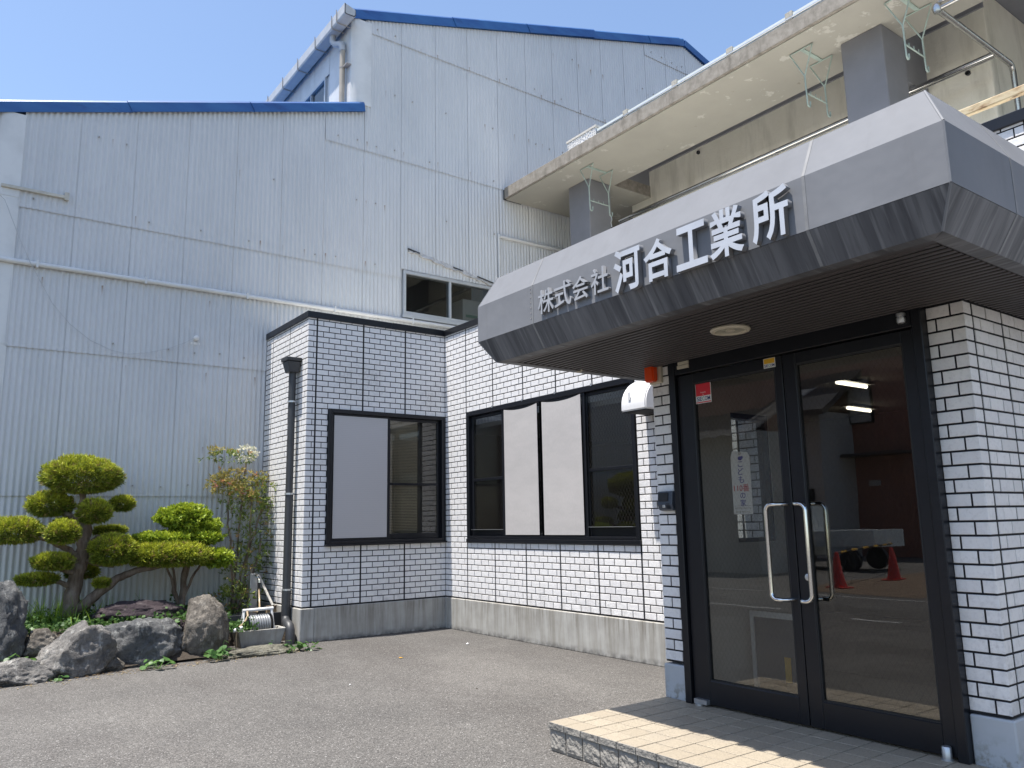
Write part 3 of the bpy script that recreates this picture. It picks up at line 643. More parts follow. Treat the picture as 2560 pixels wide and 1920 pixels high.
# window in wall B: four bays, two cloth shades
w = MB(); x0, x1 = XB-.014, XB+.10
w.box((x0, 8.91, 1.19), (x1, 8.962, 2.882)).box((x0, 5.788, 1.19), (x1, 5.84, 2.882)).box((x0, 5.84, 2.815), (x1, 8.91, 2.882)).box((x0, 5.84, 1.19), (x1, 8.91, 1.225)).box((x0-.010, 5.77, 1.142), (x1, 8.975, 1.189))
w = w.build('strip_window', M['dark'], ann, .004, base=(XB, 7.37, 2.0))
fB = lambda s0, s1, za, zb, d0, d1: ((XB+d0, s0, za), (XB+d1, s1, zb))
sash(w, fB, 8.12, 8.91, 1.225, 2.815, .035, 1.955, br=.08); sash(w, fB, 5.84, 6.61, 1.225, 2.815, .035, 1.945, br=.10)
sash(w, fB, 7.34, 8.16, 1.225, 2.815, .0, 0, br=.04); sash(w, fB, 6.57, 7.38, 1.225, 2.815, .0, 0, br=.04)
m = MB().box((XB-.010, 8.155, 1.305), (XB+.034, 8.87, 1.309)).box((XB-.010, 5.88, 1.325), (XB+.034, 6.56, 1.329)); m.build('rail_trim', M['alu'], w)
for a, b in ((8.16, 8.87), (5.88, 6.57)): MB().box((XB+.048, a, 1.30), (XB+.052, b, 2.775)).build('pane', M['glass_win'], w)
for a, b in ((7.38, 8.12), (6.61, 7.34)): MB().box((XB+.013, a, 1.26), (XB+.017, b, 2.775)).build('pane', M['glass_win'], w)
for a, b in ((7.408, 8.085), (6.615, 7.315)):       # cloth panels sagging between their corners
    n = 20; V = []; Fq = []
    for i in range(n+1):
        f = i/n; s = a+(b-a)*f; sg = 4*f*(1-f)
        for j in range(13):
            gq = j/12; zb = 1.242; zt = 2.805-.032*sg; x = XB-.017-.002*math.sin(gq*math.pi*3+a)*sg
            V.append((x, s, zb+(zt-zb)*gq))
    Fq = [(i*13+j, i*13+j+1, (i+1)*13+j+1, (i+1)*13+j) for i in range(n) for j in range(12)]
    o = link('shade_cloth', npmesh('shade_cloth', V, Fq, M['fabric'], smooth=True), w); o.location = -Vector((XB, 7.37, 2.0)); sm = o.modifiers.new('thickness', 'SOLIDIFY'); sm.thickness = .003; o.data.polygons.foreach_set('use_smooth', [False]*len(o.data.polygons))
for yj in (8.346, 7.70, 7.063, 6.43): MB().box((XB-.020, yj-.012, 2.868), (XB-.012, yj+.012, 2.892)).build('frame_clip', M['alu'], w)
# office interior
itr = thing('office_interior', (7, 6, 0), 'dim office room seen through the annex windows and the glass doors', 'room')
MB().box((9.6, -1, .1), (9.7, YA, 2.7)).build('back_wall', M['indark'], itr)
MB().box((XB+.15, -1, .05), (9.6, YA, .165)).build('office_floor', M['infloor'], itr)
MB().box((XB+.15, -1, 2.66), (9.6, YA+.15, 2.72)).build('ceiling', M['inwall'], itr)
MB().box((XB+.15, YA+.0, .17), (9.6, YA+.1, 2.66)).build('end_wall', M['indark'], itr)
MB().box((XB+.15, 1.3, .17), (9.6, 1.4, 2.66)).build('end_wall', M['indark'], itr)
MB().box((6.6, 7.0, .17), (6.64, 9.0, 2.3)).build('partition', M['indark'], itr)
MB().box((7.7, 6.3, .17), (8.3, 7.6, .87)).build('desk', M['inwall'], itr)
for p, q in (((6.75, 4.02, 2.62), (7.25, 4.02, 2.62)), ((8.5, 4.96, 2.62), (9.0, 4.97, 2.62))):
    fx = thing('tube_lamp', (p[0], p[1], 2.66), 'lit fluorescent tube on the office ceiling, %s of the pair' % ('nearer' if p[0] < 8 else 'farther'), 'ceiling lamp', 'lit tubes on the office ceiling')
    MB().box((p[0]-.05, p[1]-.06, 2.635), (q[0]+.05, p[1]+.06, 2.655)).build('lamp_body', M['white_plastic'], fx)
    mb = MB(); mb.tube([p, q], .018, 8); mb.build('lamp_tube', M['tubelight'], fx)

# ---------------------------------------------------------------- entrance porch
por = thing('entrance_porch', (XP, 2.95, .17), 'tiled entrance porch with black framed double glass doors', 'porch')
PZ = 2.53
mb = MB()
mb.box((XP+D, 3.86, .41), (XP+.16, 4.08-D, PZ)).box((XP+.16, 3.965, .41), (5.08, 4.08-D, PZ)).box((5.56, 3.965, .41), (XB, 4.08-D, PZ)).box((5.08, 3.965, .41), (5.56, 4.08-D, 1.21)).box((5.08, 3.965, 2.22), (5.56, 4.08-D, PZ))
mb.build('grout_wall', M['grout'], por); mb = MB()
mb.box((XP+D, 1.833+D, .41), (XP+.16, 2.03, PZ)).box((XP+.16, 1.833+D, .41), (XB, 1.95, PZ))
mb.build('grout_wall', M['grout'], por)
mb = MB(); mb.box((XP-.012, 3.858, .0), (XP+.17, 4.092, .395)); mb.build('plinth', M['plinth'], por, .008)
mb = MB(); mb.box((XP+.171, 3.97, 0), (XB-.03, 4.09, .395)); mb.build('plinth', M['plinth'], por, .008)
mb = MB(); mb.box((XP-.012, 1.82, 0), (XP+.17, 2.032, .405)); mb.build('plinth', M['plinth'], por, .008)
mb = MB(); mb.box((XP+.171, 1.821, 0), (XB-.03, 1.94, .404)); mb.build('plinth', M['plinth'], por, .008)
PZ0 = .4175
tL = tile_rows(0, .218, PZ0, PZ-.012, [], (), 0, first=(.158, .080))
tLs = tile_rows(0, XB-XP-.01, PZ0, PZ-.012, [.11, .75], [(5.06-XP, 5.58-XP, 1.19, 2.24)], 1)
tR = []
r = 0
while PZ0+r*ROW < PZ-.03:
    za = PZ0+r*ROW+.006; zb = min(za+TH, PZ-.014)
    j = .070 if r % 2 == 0 else .148
    tR += [(0, za, j-.004, zb-za), (j+.006, za, .196-j-.006, zb-za)]; r += 1
tRs = tile_rows(0, XB-XP-.01, PZ0, PZ-.012, [.098, .46, .85, 1.24], (), 0, first=(.09, .09))
place_tiles(por, [(tL, lambda s, z: (XP, 4.08-s, z), (0, -1, 0), (-1, 0, 0)), (tR, lambda s, z: (XP, 1.833+s, z), (0, 1, 0), (-1, 0, 0)),
    (tRs, lambda s, z: (XP+s, 1.833, z), (1, 0, 0), (0, -1, 0)), (tLs, lambda s, z: (XP+s, 4.08, z), (1, 0, 0), (0, 1, 0))])
# side window of the porch
m = MB(); m.box((5.08, 3.97, 1.21), (5.10, 4.06, 2.22)).box((5.54, 3.97, 1.21), (5.56, 4.06, 2.22)).box((5.10, 3.97, 1.21), (5.54, 4.06, 1.24)).box((5.10, 3.97, 2.18), (5.54, 4.06, 2.22))
sw = m.build('side_window', M['dark'], por); MB().box((5.10, 4.01, 1.24), (5.54, 4.014, 2.18)).build('pane', M['glass_plain'], sw)
# lining of the porch
mb = MB(); mb.box((XP+.16, 3.955, .17), (5.08, 3.964, PZ)).box((5.56, 3.955, .17), (XB+.15, 3.964, PZ)).box((5.08, 3.955, .17), (5.56, 3.964, 1.21)).box((5.08, 3.955, 2.22), (5.56, 3.964, PZ))
mb.box((XP+.16, 1.951, .17), (XB+.15, 1.96, PZ)); mb.build('lining', M['inwall'], por)
MB().box((XP+.16, 1.96, PZ-.03), (XB+.15, 3.955, PZ)).build('porch_ceiling', M['inwall'], por)
MB().box((XP+.02, 2.03, .02), (XB+.16, 3.955, .1645)).build('porch_floor', M['floor_tile'], por)
# door frame, leaves
XD = 4.300
m = MB(); m.box((XD-.02, 3.805, .172), (XP+.12, 3.86, PZ)).box((XD-.02, 2.03, .172), (XP+.12, 2.085, PZ)).box((XD-.015, 2.085, 2.415), (XP+.12, 3.805, PZ-.002))
m.build('door_frame', M['dark'], por, .004)
def leaf(ya, yb, gl, gr, hand):
    # ya/yb outer edges, gl/gr glass edges in y
    m = MB(); x0, x1 = XD+.006, XD+.046
    m.box((x0, ya, .185), (x1, gl, 2.408)).box((x0, gr, .185), (x1, yb, 2.408)).box((x0, gl, 2.335), (x1, gr, 2.408)).box((x0, gl, .185), (x1, gr, .338))
    d = m.build('door_leaf', M['dark'], por, .004, base=(XD, (ya+yb)/2, .185))
    b = Vector((XD, (ya+yb)/2, .185))
    m = MB(); t = .008
    for (q0, q1, za, zb) in ((gl, gl+t, .338, 2.335), (gr-t, gr, .338, 2.335), (gl+t, gr-t, 2.327, 2.335), (gl+t, gr-t, .338, .346)): m.box((x0+.006, q0, za), (x1-.006, q1, zb))
    m.build('glazing_bead', M['black'], d)
    MB().box((x0+.018, gl+t, .346), (x0+.024, gr-t, 2.327)).build('pane', M['glass_door'], d)
    for s in (-1, 1):
        xh = XD+.026+s*.105; ye = ya+.030 if hand > 0 else yb-.030
        yi = ye; yo = ye+hand*.105; cx = (x0-.001 if s < 0 else x1+.001); rr = .04; pts = []
        # bracket goes out from the stile, turns, runs down, turns back
        P = [(cx, yi, 1.475), (xh+s*-.03, yi+hand*.0, 1.475)]
        pts = [Vector((cx, yi, 1.475)), Vector((xh-s*.035, yi+hand*.01, 1.475))]
        for k in range(1, 6):
            th = k/5*math.pi/2; pts.append(Vector((xh-s*.035*(1-math.sin(th)), yi+hand*(.01+.03*math.sin(th)), 1.475)))
        pts.append(Vector((xh, yo-hand*rr, 1.475)))
        for k in range(1, 6):
            th = k/5*math.pi/2; pts.append(Vector((xh, yo-hand*rr*(1-math.sin(th)), 1.475-rr*(1-math.cos(th)))))
        lowr = [Vector((p.x, p.y, .905+1.475-p.z)) for p in reversed(pts)]
        mb = MB(); mb.tube(pts+lowr, .0135, 12); mb.build('pull_handle', M['chrome'], d, smooth=True)
    if hand < 0:
        mb = MB(); mb.lathe([(.020, 0), (.020, .006), (.012, .009)], (x0, 2.862, 1.04), 16, lambda x, y, z: (-z, x, y)); mb.build('lock', M['alu'], d, smooth=True)
    yp = yb-.035 if hand > 0 else ya+.035
    mb = MB()
    if hand > 0: mb.box((XD-.03, 3.668, .186), (XD+.004, 3.775, .215)).lathe([(.028, .172), (.028, .185)], (XD-.012, 3.745, 0), 12)
    else: mb.lathe([(.03, .172), (.03, .178), (.024, .18), (.024, .235), (.02, .24)], (XD-.02, 2.135, 0), 14)
    mb.build('floor_pivot', M['alu'], d, smooth=True)
    mb = MB()
    if hand > 0: mb.box((XD-.025, 3.665, 2.452), (XD-.001, 3.768, 2.476)).box((XD-.025, 3.665, 2.480), (XD-.001, 3.76, 2.502))
    else: mb.lathe([(.02, 2.44), (.024, 2.45), (.024, 2.47), (.018, 2.475), (.024, 2.48), (.024, 2.495)], (XD-.03, 2.13, 0), 12)
    mb.build('top_pivot', M['cream'] if hand > 0 else M['alu'], d, smooth=True)
leaf(2.932, 3.800, 2.990, 3.660, 1); leaf(2.090, 2.926, 2.160, 2.835, -1)
# ---------------------------------------------------------------- text
RY = Matrix(((0, 0, -1), (-1, 0, 0), (0, 1, 0)))       # text x -> -y world, text y -> z, text normal -> -x
def text_mesh(s, ext=0.0, off=0.0):
    c = bpy.data.curves.new('glyph', 'FONT'); c.body = s; c.extrude = ext; c.offset = off; c.resolution_u = 4; c.align_x = 'CENTER'
    o = bpy.data.objects.new('glyph', c); COL.objects.link(o); dg = bpy.context.evaluated_depsgraph_get(); dg.update()
    me = bpy.data.meshes.new_from_object(o.evaluated_get(dg)); bpy.data.objects.remove(o); bpy.data.curves.remove(c); return me
def lettering(name, s, parent, mat, ya, yb, za, zb, x, depth=0.0006, off=0.0):
    me = text_mesh(s, 1.0, off); co = np.empty(len(me.vertices)*3, np.float32); me.vertices.foreach_get('co', co); co = co.reshape(-1, 3)
    if len(co) == 0: return None
    mn, mx = co.min(0), co.max(0)
    u = (co[:, 0]-mn[0])/max(1e-6, mx[0]-mn[0]); v = (co[:, 1]-mn[1])/max(1e-6, mx[1]-mn[1]); t = (co[:, 2]-mn[2])/max(1e-6, mx[2]-mn[2])
    cy, cz = (ya+yb)/2, (za+zb)/2
    out = np.stack([x-t*depth, ya+(yb-ya)*u-cy, za+(zb-za)*v-cz], 1); out[:, 0] -= x
    me.vertices.foreach_set('co', out.astype(np.float32).ravel()); me.update(); me.materials.clear()
    return link(name, me, parent, mat, loc=(x, cy, cz))
# ---------------------------------------------------------------- canopy
can = thing('entrance_canopy', (3.6, 2.9, 2.5), 'angular grey steel canopy with dark ribbed underside over the entrance', 'canopy')
PR = [(3.19, 3.12), (3.09, 2.916), (3.09, 2.66), (3.18, 2.51), (3.25, 2.51)]
YL, YR = 4.45, 1.385
def strip(name, P, Q, mat, th=.010):
    V = list(P)+list(Q); n = len(P); mb = MB(); mb.add(V, [(i, i+1, n+i+1, n+i) for i in range(n-1)])
    o = mb.build(name, mat, can); sm = o.modifiers.new('thickness', 'SOLIDIFY'); sm.thickness = th; sm.offset = 0; return o
def front(ya, yb, ml, mr):
    a = [(x, YL+(3.18-x) if ml else ya, z) for x, z in PR]; b = [(x, YR-(3.18-x) if mr else yb, z) for x, z in PR]
    strip('fascia_panel', a[:3], b[:3], M['canopy']); strip('lower_bevel', a[2:], b[2:], M['canopy_low'])
front(None, 3.915, True, False); front(3.909, 1.916, False, False); front(1.910, None, False, True)
def side(y0, sg, xa, xb, mit):
    prof = [(y0+sg*(3.18-x), z, x) for x, z in PR]
    a = [((x if mit else xa), y, z) for y, z, x in prof]; b = [(xb, y, z) for y, z, x in prof]
    strip('fascia_panel', a[:3], b[:3], M['canopy']); strip('lower_bevel', a[2:], b[2:], M['canopy_low_side'])
side(YL, 1, None, XB-.002, True); side(YR, -1, None, 3.676, True); side(YR, -1, 3.682, XB-.002, False)
for yj in (3.912, 1.913):
    mb = MB(); pts = [(x-.004, yj, z) for x, z in PR]
    for p, q in zip(pts[:-1], pts[1:]): mb.beam(p, q, .016, .006, (-1, 0, .01))
    mb.build('seam_strip', M['seam'], can)
mb = MB(); pts = [(3.679, YR-(3.18-x)-.004, z) for x, z in PR]
for p, q in zip(pts[:-1], pts[1:]): mb.beam(p, q, .016, .006, (.01, -1, 0))
mb.build('seam_strip', M['seam'], can)
mb = MB()
for (ya, sg) in ((YL, 1), (YR, -1)):
    for (x0, z0), (x1, z1) in zip(PR[:3], PR[1:4]):
        mb.tube([(x0-.001, ya+sg*(3.18-x0)+sg*.001, z0), (x1-.001, ya+sg*(3.18-x1)+sg*.001, z1)], .0065, 6)
    mb.build('corner_bead', M['canopy'], can, smooth=True); mb = MB()
mb = MB()
for z in (2.70, 2.735, 2.77, 2.805, 2.84, 2.875, 2.90): mb.box((3.082, 3.926, z-.003), (3.09, 3.932, z+.003))
tag(mb.build('rivet', M['bolt'], can), kind='stuff')
MB().box((3.195, 1.40, 3.105), (XB-.003, 4.435, 3.118)).build('top_sheet', M['canopy'], can)
MB().box((3.25, 1.455, 2.535), (XB-.003, 4.38, 2.55)).build('soffit_backing', M['deck'], can)
m = MB(); m.box((3.245, 1.40, 2.506), (3.30, 4.435, 2.533)); m.build('soffit_trim', M['slat'], can, .003)
m = MB(); m.box((3.30, 4.37, 2.506), (XB-.03, 4.435, 2.533)); m.build('soffit_trim', M['slat'], can, .003)
m = MB(); m.box((3.30, 1.40, 2.506), (XB-.03, 1.465, 2.533)); m.build('soffit_trim', M['slat'], can, .003)
slm = {}
x = 3.318
while x < XB-.05:
    for (a, b) in (((1.47, 4.365),) if x < 4.28 else ((4.10, 4.365), (1.47, 1.815))):
        k = (a, b)
        if k not in slm:
            q = MB(); q.prism([(0, .0), (.024, 0), (.027, .004), (.027, .026), (-.003, .026), (-.003, .004)], lambda u, v, h: (u, h, v), a-2.9, b-2.9); slm[k] = q.mesh('slat', M['slat']); slm[k].materials.append(M['deck'])
            for pl in slm[k].polygons: pl.material_index = 0 if pl.normal.z < -.5 else 1  # slat sides coloured black, painting in the shade of the gaps
        o = bpy.data.objects.new('slat', slm[k]); COL.objects.link(o); o.parent = can; o.location = (x-3.6, 0, 2.508-2.5)
    x += .053
MB().tube([(3.9, 4.40, 2.50), (3.9, 4.40, 2.52)], .02, 10).tube([(3.9, 4.44, 2.515), (3.9, 4.36, 2.515)], .012, 8).build('drain_nipple', M['cream'], can, smooth=True)
dl = thing('downlight', (3.79, 2.91, 2.505), 'round cream recessed downlight set in the dark ribbed canopy soffit', 'ceiling light')
mb = MB(); mb.lathe([(.115, 2.508), (.118, 2.500), (.112, 2.492), (.092, 2.490), (.088, 2.498), (.088, 2.508)], (3.79, 2.91, 0), 32); mb.build('trim_ring', M['cream'], dl, smooth=True)
mb = MB(); mb.lathe([(.087, 2.4995), (.087, 2.504)], (3.79, 2.91, 0), 28); mb.build('lens', M['lens'], dl)
mb = MB(); mb.lathe([(.03, 2.496), (.03, 2.4995)], (3.79, 2.91, 0), 12); mb.build('lamp_cap', M['cream'], dl)
# company name in raised letters
sign = thing('company_sign', (3.085, 2.9, 2.77), 'raised silver company lettering across the canopy fascia', 'sign lettering')
for ch, ya, yb, za, zb in (('株', 3.786,3.632,2.679,2.835), ('式', 3.623,3.466,2.683,2.841), ('会', 3.455,3.311,2.685,2.830), ('社', 3.290,3.144,2.682,2.839), ('河', 3.096,2.891,2.644,2.892), ('合', 2.865,2.662,2.647,2.873), ('工', 2.635,2.432,2.649,2.880), ('業', 2.417,2.213,2.645,2.889), ('所', 2.164,1.965,2.651,2.896)):
    big = ya < 3.1
    k = (3.045 if big else 3.058)/3.03; ya, yb, za, zb = ya*k, yb*k, 1.4+(za-1.4)*k, 1.4+(zb-1.4)*k
    o = lettering('letter', ch, sign, M['letter'] if big else M['letter_grey'], ya, yb, za, zb, 3.077 if big else 3.080, .032 if big else .022, .022 if big else .008)
    o.data.materials.append(M['letter_shade'])
    for pl in o.data.polygons: pl.material_index = 0 if abs(pl.normal.x) > .7 else 1
    m = MB()
    for fy in (.3, .7): m.box((-.004 if False else 0.0005, (ya+yb)/2+(fy-.5)*(yb-ya)-.004-(ya+yb)/2, -.004), (.018, (ya+yb)/2+(fy-.5)*(yb-ya)+.004-(ya+yb)/2, .004))
    if o: link('letter_stud', m.mesh('letter_stud', M['alu']), o)

# ---------------------------------------------------------------- upper storey of the main building
mbd = thing('main_building', (10.28, 6, 3.9), 'older cream plastered upper storey with a deep concrete eave and grey columns', 'building')
SZ = 7.21
MB().box((8.10, -4, SZ+.012), (9.35, 11.03, 7.43)).build('eave_slab', M['slab'], mbd, .006)
MB().box((9.35, 9.46, SZ+.012), (12, 11.03, 7.43)).build('eave_slab', M['slab'], mbd)
MB().box((8.145, -4, SZ), (9.35, 11.03, SZ+.012)).build('soffit', M['soffit'], mbd)
MB().box((9.35, 9.46, SZ), (12, 11.03, SZ+.012)).build('soffit', M['soffit'], mbd)
MB().box((8.10, 11.03, SZ+.0), (8.5, 11.06, 7.40)).build('end_flashing', M['downpipe'], mbd)
for a, b in ((9.475, 10.0), (4.235, 4.765), (-1.0, -.47)): MB().box((8.762, a, 3.95), (9.28, b, SZ-.001)).build('column', M['greybeam'], mbd, .01)
mb = MB(); mb.box((9.36, 9.462, SZ+.013), (10.27, 9.9, 7.98)).box((9.281, 4.44, 6.88), (10.27, 4.765, 7.98)).box((10.245, 3.67, 7.71), (10.279, 9.46, 7.98)); mb.build('beam', M['greybeam'], mbd)
MB().box((9.30, -4, 7.98), (14.5, 9.46, 8.1)).build('recess_ceiling', M['greybeam'], mbd)
MB().box((9.351, -4, 7.4305), (9.40, 9.46, 7.98)).build('recess_ceiling', M['greybeam'], mbd)
MB().box((10.28, 3.67, 3.95), (10.45, 9.95, 7.97)).build('plaster_wall', M['plaster'], mbd, .01)
MB().box((10.45, 3.671, 3.95), (14.5, 3.85, 7.97)).build('plaster_wall', M['plaster'], mbd)
MB().box((11.9, 9.9, 3.95), (12, 11.05, SZ-.001)).box((10.45, 9.8, 3.95), (11.9, 9.9, SZ-.001)).build('dark_recess_wall', M['greybeam'], mbd)
for (y, z) in ((8.30, 7.62), (3.94, 6.93)):
    mb = MB(); mb.lathe([(.032, 0), (.032, .03), (.02, .03), (.02, .0)], (10.28, y, z), 14, lambda x, yy, zz: (-zz, x, yy)); mb.build('drain_spout', M['downpipe'], mbd, smooth=True)
m = MB(); m.box((8.11, 8.56, 7.4305), (8.30, 9.24, 7.56)); bw = m.build('parapet_block', M['white_plastic'], mbd)
m = MB(); m.box((8.095, 8.54, 7.56), (8.31, 9.26, 7.595)); m.build('block_cap', simple('weathered white cap', (.55,.53,.49), .8, grime=.5, gs=20), bw)
m = MB(); rn = random.Random(3)
for i in range(16):
    for j in range(4):
        if rn.random() < .75: q = rn.uniform(.012, .02); yy = 8.58+i*.042; zz = 7.438+j*.031; m.box((8.104-rn.uniform(0,.006), yy, zz), (8.11, yy+q*1.6, zz+q))
tag(m.build('pierced_relief', M['white_plastic'], bw), kind='stuff')
mb = MB(); mb.prism([(8.11, 7.4305), (8.115, 7.515), (8.16, 7.535), (8.30, 7.535), (8.30, 7.4305)], lambda x, z, h: (x, h, z), -4, 8.53); gut = mb.build('parapet_flashing', simple('pale green white sheet', (.60,.64,.62), .3, grime=.2, gs=5), mbd)
mb = MB(); mb.tube([(8.104, -4, 7.46), (8.104, 8.53, 7.46)], .012, 6); mb.build('flashing_rim', M['alu'], gut)
for y in (7.89, 6.90, 5.935, 5.03, 4.1, 3.1): MB().box((8.098, y-.05, 7.4306), (8.20, y+.05, 7.548)).build('flashing_clip', simple('stained clip', (.42,.40,.35), .8, grime=.7, gs=25), gut, .004)
# laundry pole brackets hanging under the eave
for yc, lab in ((9.14, 'pale green laundry pole bracket by the far left grey column'), (5.10, 'pale green laundry pole bracket left of the near grey column, above the canopy seam'), (3.85, 'pale green laundry pole bracket right of the near grey column, beside the steel pipe')):
    h = thing('laundry_bracket', (8.64, yc, SZ), lab, 'bracket', 'laundry brackets under the eave')
    MB().box((8.43, yc-.025, SZ-.012), (8.87, yc+.025, SZ-.001)).build('mounting_plate', M['verdigris'], h)
    for xx in (8.425, 8.865):
        mb = MB(); r = .0085
        mb.tube([(xx, yc-.16, SZ-.015), (xx, yc+.16, SZ-.015)], r, 6)
        mb.tube([(xx, yc+.16, SZ-.015), (xx+.035, yc, 6.84)], r, 6).tube([(xx, yc-.16, SZ-.015), (xx+.035, yc, 6.84)], r, 6)
        pts = [(xx+.035, yc, 6.85), (xx+.045, yc, 6.48)]+[(xx+.045+.03*(1-math.cos(t)), yc, 6.48-.04*math.sin(t)) for t in (.4, .8, 1.57, 2.2, 2.8, 3.14)]+[(xx+.105, yc, 6.52)]
        mb.tube(pts, r*1.15, 6); mb.build('hook_leg', M['verdigris'], h, smooth=True)
    mb = MB(); mb.tube([(8.465, yc, 6.615), (8.905, yc, 6.615)], .009, 6)
    for xx in (8.56, 8.67, 8.78): mb.tube([(xx, yc, 6.615), (xx, yc, 6.665)], .005, 5)
    mb.build('cross_bar', M['verdigris'], h, smooth=True)
hk = thing('pole_hook', (8.98, 9.14, 6.2), 'small grey clip hanging from the leftmost laundry bracket', 'hook')
mb = MB(); mb.tube([(8.94, 9.14, 6.45), (8.955, 9.14, 6.38), (8.93, 9.14, 6.33), (8.95, 9.14, 6.25)], .008, 6); mb.build('hook_wire', M['alu'], hk)
MB().box((8.935, 9.12, 6.17), (8.965, 9.16, 6.25)).build('hook_clip', M['black'], hk, .004)
# steel pipes and rail
pf = thing('steel_pipe_frame', (9.85, 3.45, 6.8), 'stainless steel pipe frame and long rail in front of the cream upper wall', 'railing')
mb = MB(); mb.tube([(8.42, 3.45, 6.80), (10.22, 3.45, 6.80), (10.27, 3.45, 6.78), (10.30, 3.45, 6.70), (10.30, 3.45, 3.96)], .033, 12); mb.build('bent_pipe', M['steelpipe'], pf, smooth=True)
mb = MB(); mb.tube([(9.85, 9.85, 6.80), (9.85, 3.47, 6.80)], .036, 12); mb.build('long_rail', M['chrome'], pf, smooth=True)
mb = MB(); mb.tube([(9.83, 9.85, 6.745), (9.83, 3.47, 6.745)], .012, 8); mb.build('lower_rail', M['steelpipe'], pf, smooth=True)
mb = MB(); mb.tube([(8.42, 3.45, 6.80), (8.42, -1, 6.80)], .024, 10).tube([(8.42, 3.45, 6.87), (8.42, -1, 6.87)], .016, 10); mb.build('front_rail', M['steelpipe'], pf, smooth=True)
mb = MB(); mb.lathe([(.0, -.06), (.04, -.05), (.055, 0), (.04, .05), (.0, .06)], (8.42, 3.45, 6.81), 12); mb.build('pipe_joint', M['steelpipe'], pf, smooth=True)
for yv in (9.6, 6.5): MB().box((9.84, yv-.02, 3.96), (9.86, yv+.02, 6.76)).build('rail_post', M['steelpipe'], pf)
rp = thing('rusty_bar', (6.2, 1, 3.96), 'rusty cream painted square bar above the black parapet cap', 'bar')
MB().box((6.17, -2, 4.40), (6.225, 2.75, 4.46)).build('square_tube', M['rust'], rp, .006)
for yv in (2.72, -1.5): MB().box((6.175, yv-.025, 3.96), (6.22, yv+.025, 4.40)).build('bar_post', M['rust'], rp)

# ---------------------------------------------------------------- entrance step
stp = thing('entrance_step', (3.8, 2.6, 0), 'low entrance step of buff square tiles with a rough stone riser', 'step')
X0, Y1, HS, P = 3.262, 4.072, .172, .152
MB().box((X0+.012, -1.2, 0), (XP-.013, Y1-.012, HS-.008)).build('step_core', M['mortar'], stp)
ftm = {}
def ftile(w, l):
    k = (round(w, 3), round(l, 3))
    if k not in ftm: ftm[k] = MB().box((0, 0, 0), (w, l, .012)).mesh('floor_tile', M['floor_tile'], .002)
    return ftm[k]
nx = 7; x = X0
for i in range(nx+1):
    w = min(P-.008, XP-.015-x)
    if w < .02: break
    y = Y1
    while y > .45:
        o = bpy.data.objects.new('floor_tile', ftile(w, P-.008)); COL.objects.link(o); o.parent = stp
        o.location = Vector((x, y-(P-.006), HS-.012+random.uniform(-.0006, .0006)))-stp.location
        y -= P
    x += P
rnr = random.Random(5)
def riser_mesh(l):
    bm = bmesh.new(); bmesh.ops.create_grid(bm, x_segments=7, y_segments=6, size=.5)
    for v in bm.verts:
        ed = abs(v.co.x) > .49 or abs(v.co.y) > .49
        v.co = Vector((-.0 if ed else -rnr.uniform(.003, .010), (v.co.x+.5)*l, (v.co.y+.5)*.128))
    bmesh.ops.recalc_face_normals(bm, faces=bm.faces); me = bpy.data.meshes.new('riser_tile'); bm.to_mesh(me); bm.free(); me.materials.append(M['riser']); return me
rms = [riser_mesh(P-.006) for _ in range(4)]
y = Y1; i = 0
while y > .45:
    m = MB().box((X0-.006, y-(P-.006), .135), (X0, y, HS-.001)); m.build('nosing_tile', M['riser'], stp)
    o = bpy.data.objects.new('riser_tile', rms[i % 4]); COL.objects.link(o); o.parent = stp; o.location = Vector((X0+.008, y-(P-.006), .004))-stp.location; y -= P; i += 1
x = X0+.01; i = 0
while x < XP-.15:
    o = bpy.data.objects.new('riser_tile', rms[i % 4]); COL.objects.link(o); o.parent = stp; o.rotation_euler = (0, 0, -math.pi/2); o.location = Vector((x, Y1-.006, .004))-stp.location; x += P; i += 1

# ---------------------------------------------------------------- fittings on the porch and wall
sn = thing('alarm_light', (XP-.03, 4.03, 2.46), 'orange alarm light box at the top of the left tiled pier', 'alarm light')
MB().box((XP-.028, 3.965, 2.392), (XP-.0005, 4.085, 2.532)).build('base', M['cream'], sn, .004)
MB().box((XP-.085, 3.99, 2.402), (XP-.0285, 4.082, 2.528)).build('orange_lens', M['orange'], sn, .010, seg=2)
ic = thing('intercom', (XP-.03, 3.97, 1.525), 'grey blue intercom box on the left tiled pier', 'intercom')
mb = MB(); mb.prism([(0, 1.455), (-.045, 1.462), (-.06, 1.50), (-.05, 1.595), (0, 1.597)], lambda x, z, h: (XP-.0005+x, h, z), 3.895, 4.035); mb.build('housing', M['navy'], ic, .006)
mb = MB(); mb.prism([(-.0592, 1.525), (-.053, 1.585), (-.060, 1.585), (-.0665, 1.525)], lambda x, z, h: (XP+x+.001, h, z), 3.93, 4.02); mb.build('camera_cover', M['black'], ic, .002)
mb = MB(); mb.box((XP-.062, 3.96, 1.478), (XP-.05, 3.985, 1.50)); mb.build('button', M['alu'], ic, .003)
mb = MB()
for i in range(5): mb.box((XP-.062, 3.915, 1.47+i*.009), (XP-.05, 3.95, 1.473+i*.009))
mb.build('speaker_slot', M['black'], ic)
hd = thing('vent_hood', (5.7, 5.48, 2.6), 'white rounded vent hood on the tiled wall beside the window', 'vent hood')
pr = [(0, 2.80)]+[(-.345*math.sin(t), 2.51+.29*math.cos(t)) for t in [i*math.pi/2/10 for i in range(1, 11)]]+[(-.345, 2.455), (0, 2.455)]
mb = MB(); mb.prism(pr, lambda x, z, h: (XB-.0015+x, h, z), 5.30, 5.64); o = mb.build('hood_shell', M['white_plastic'], hd, .012, smooth=True, seg=2)
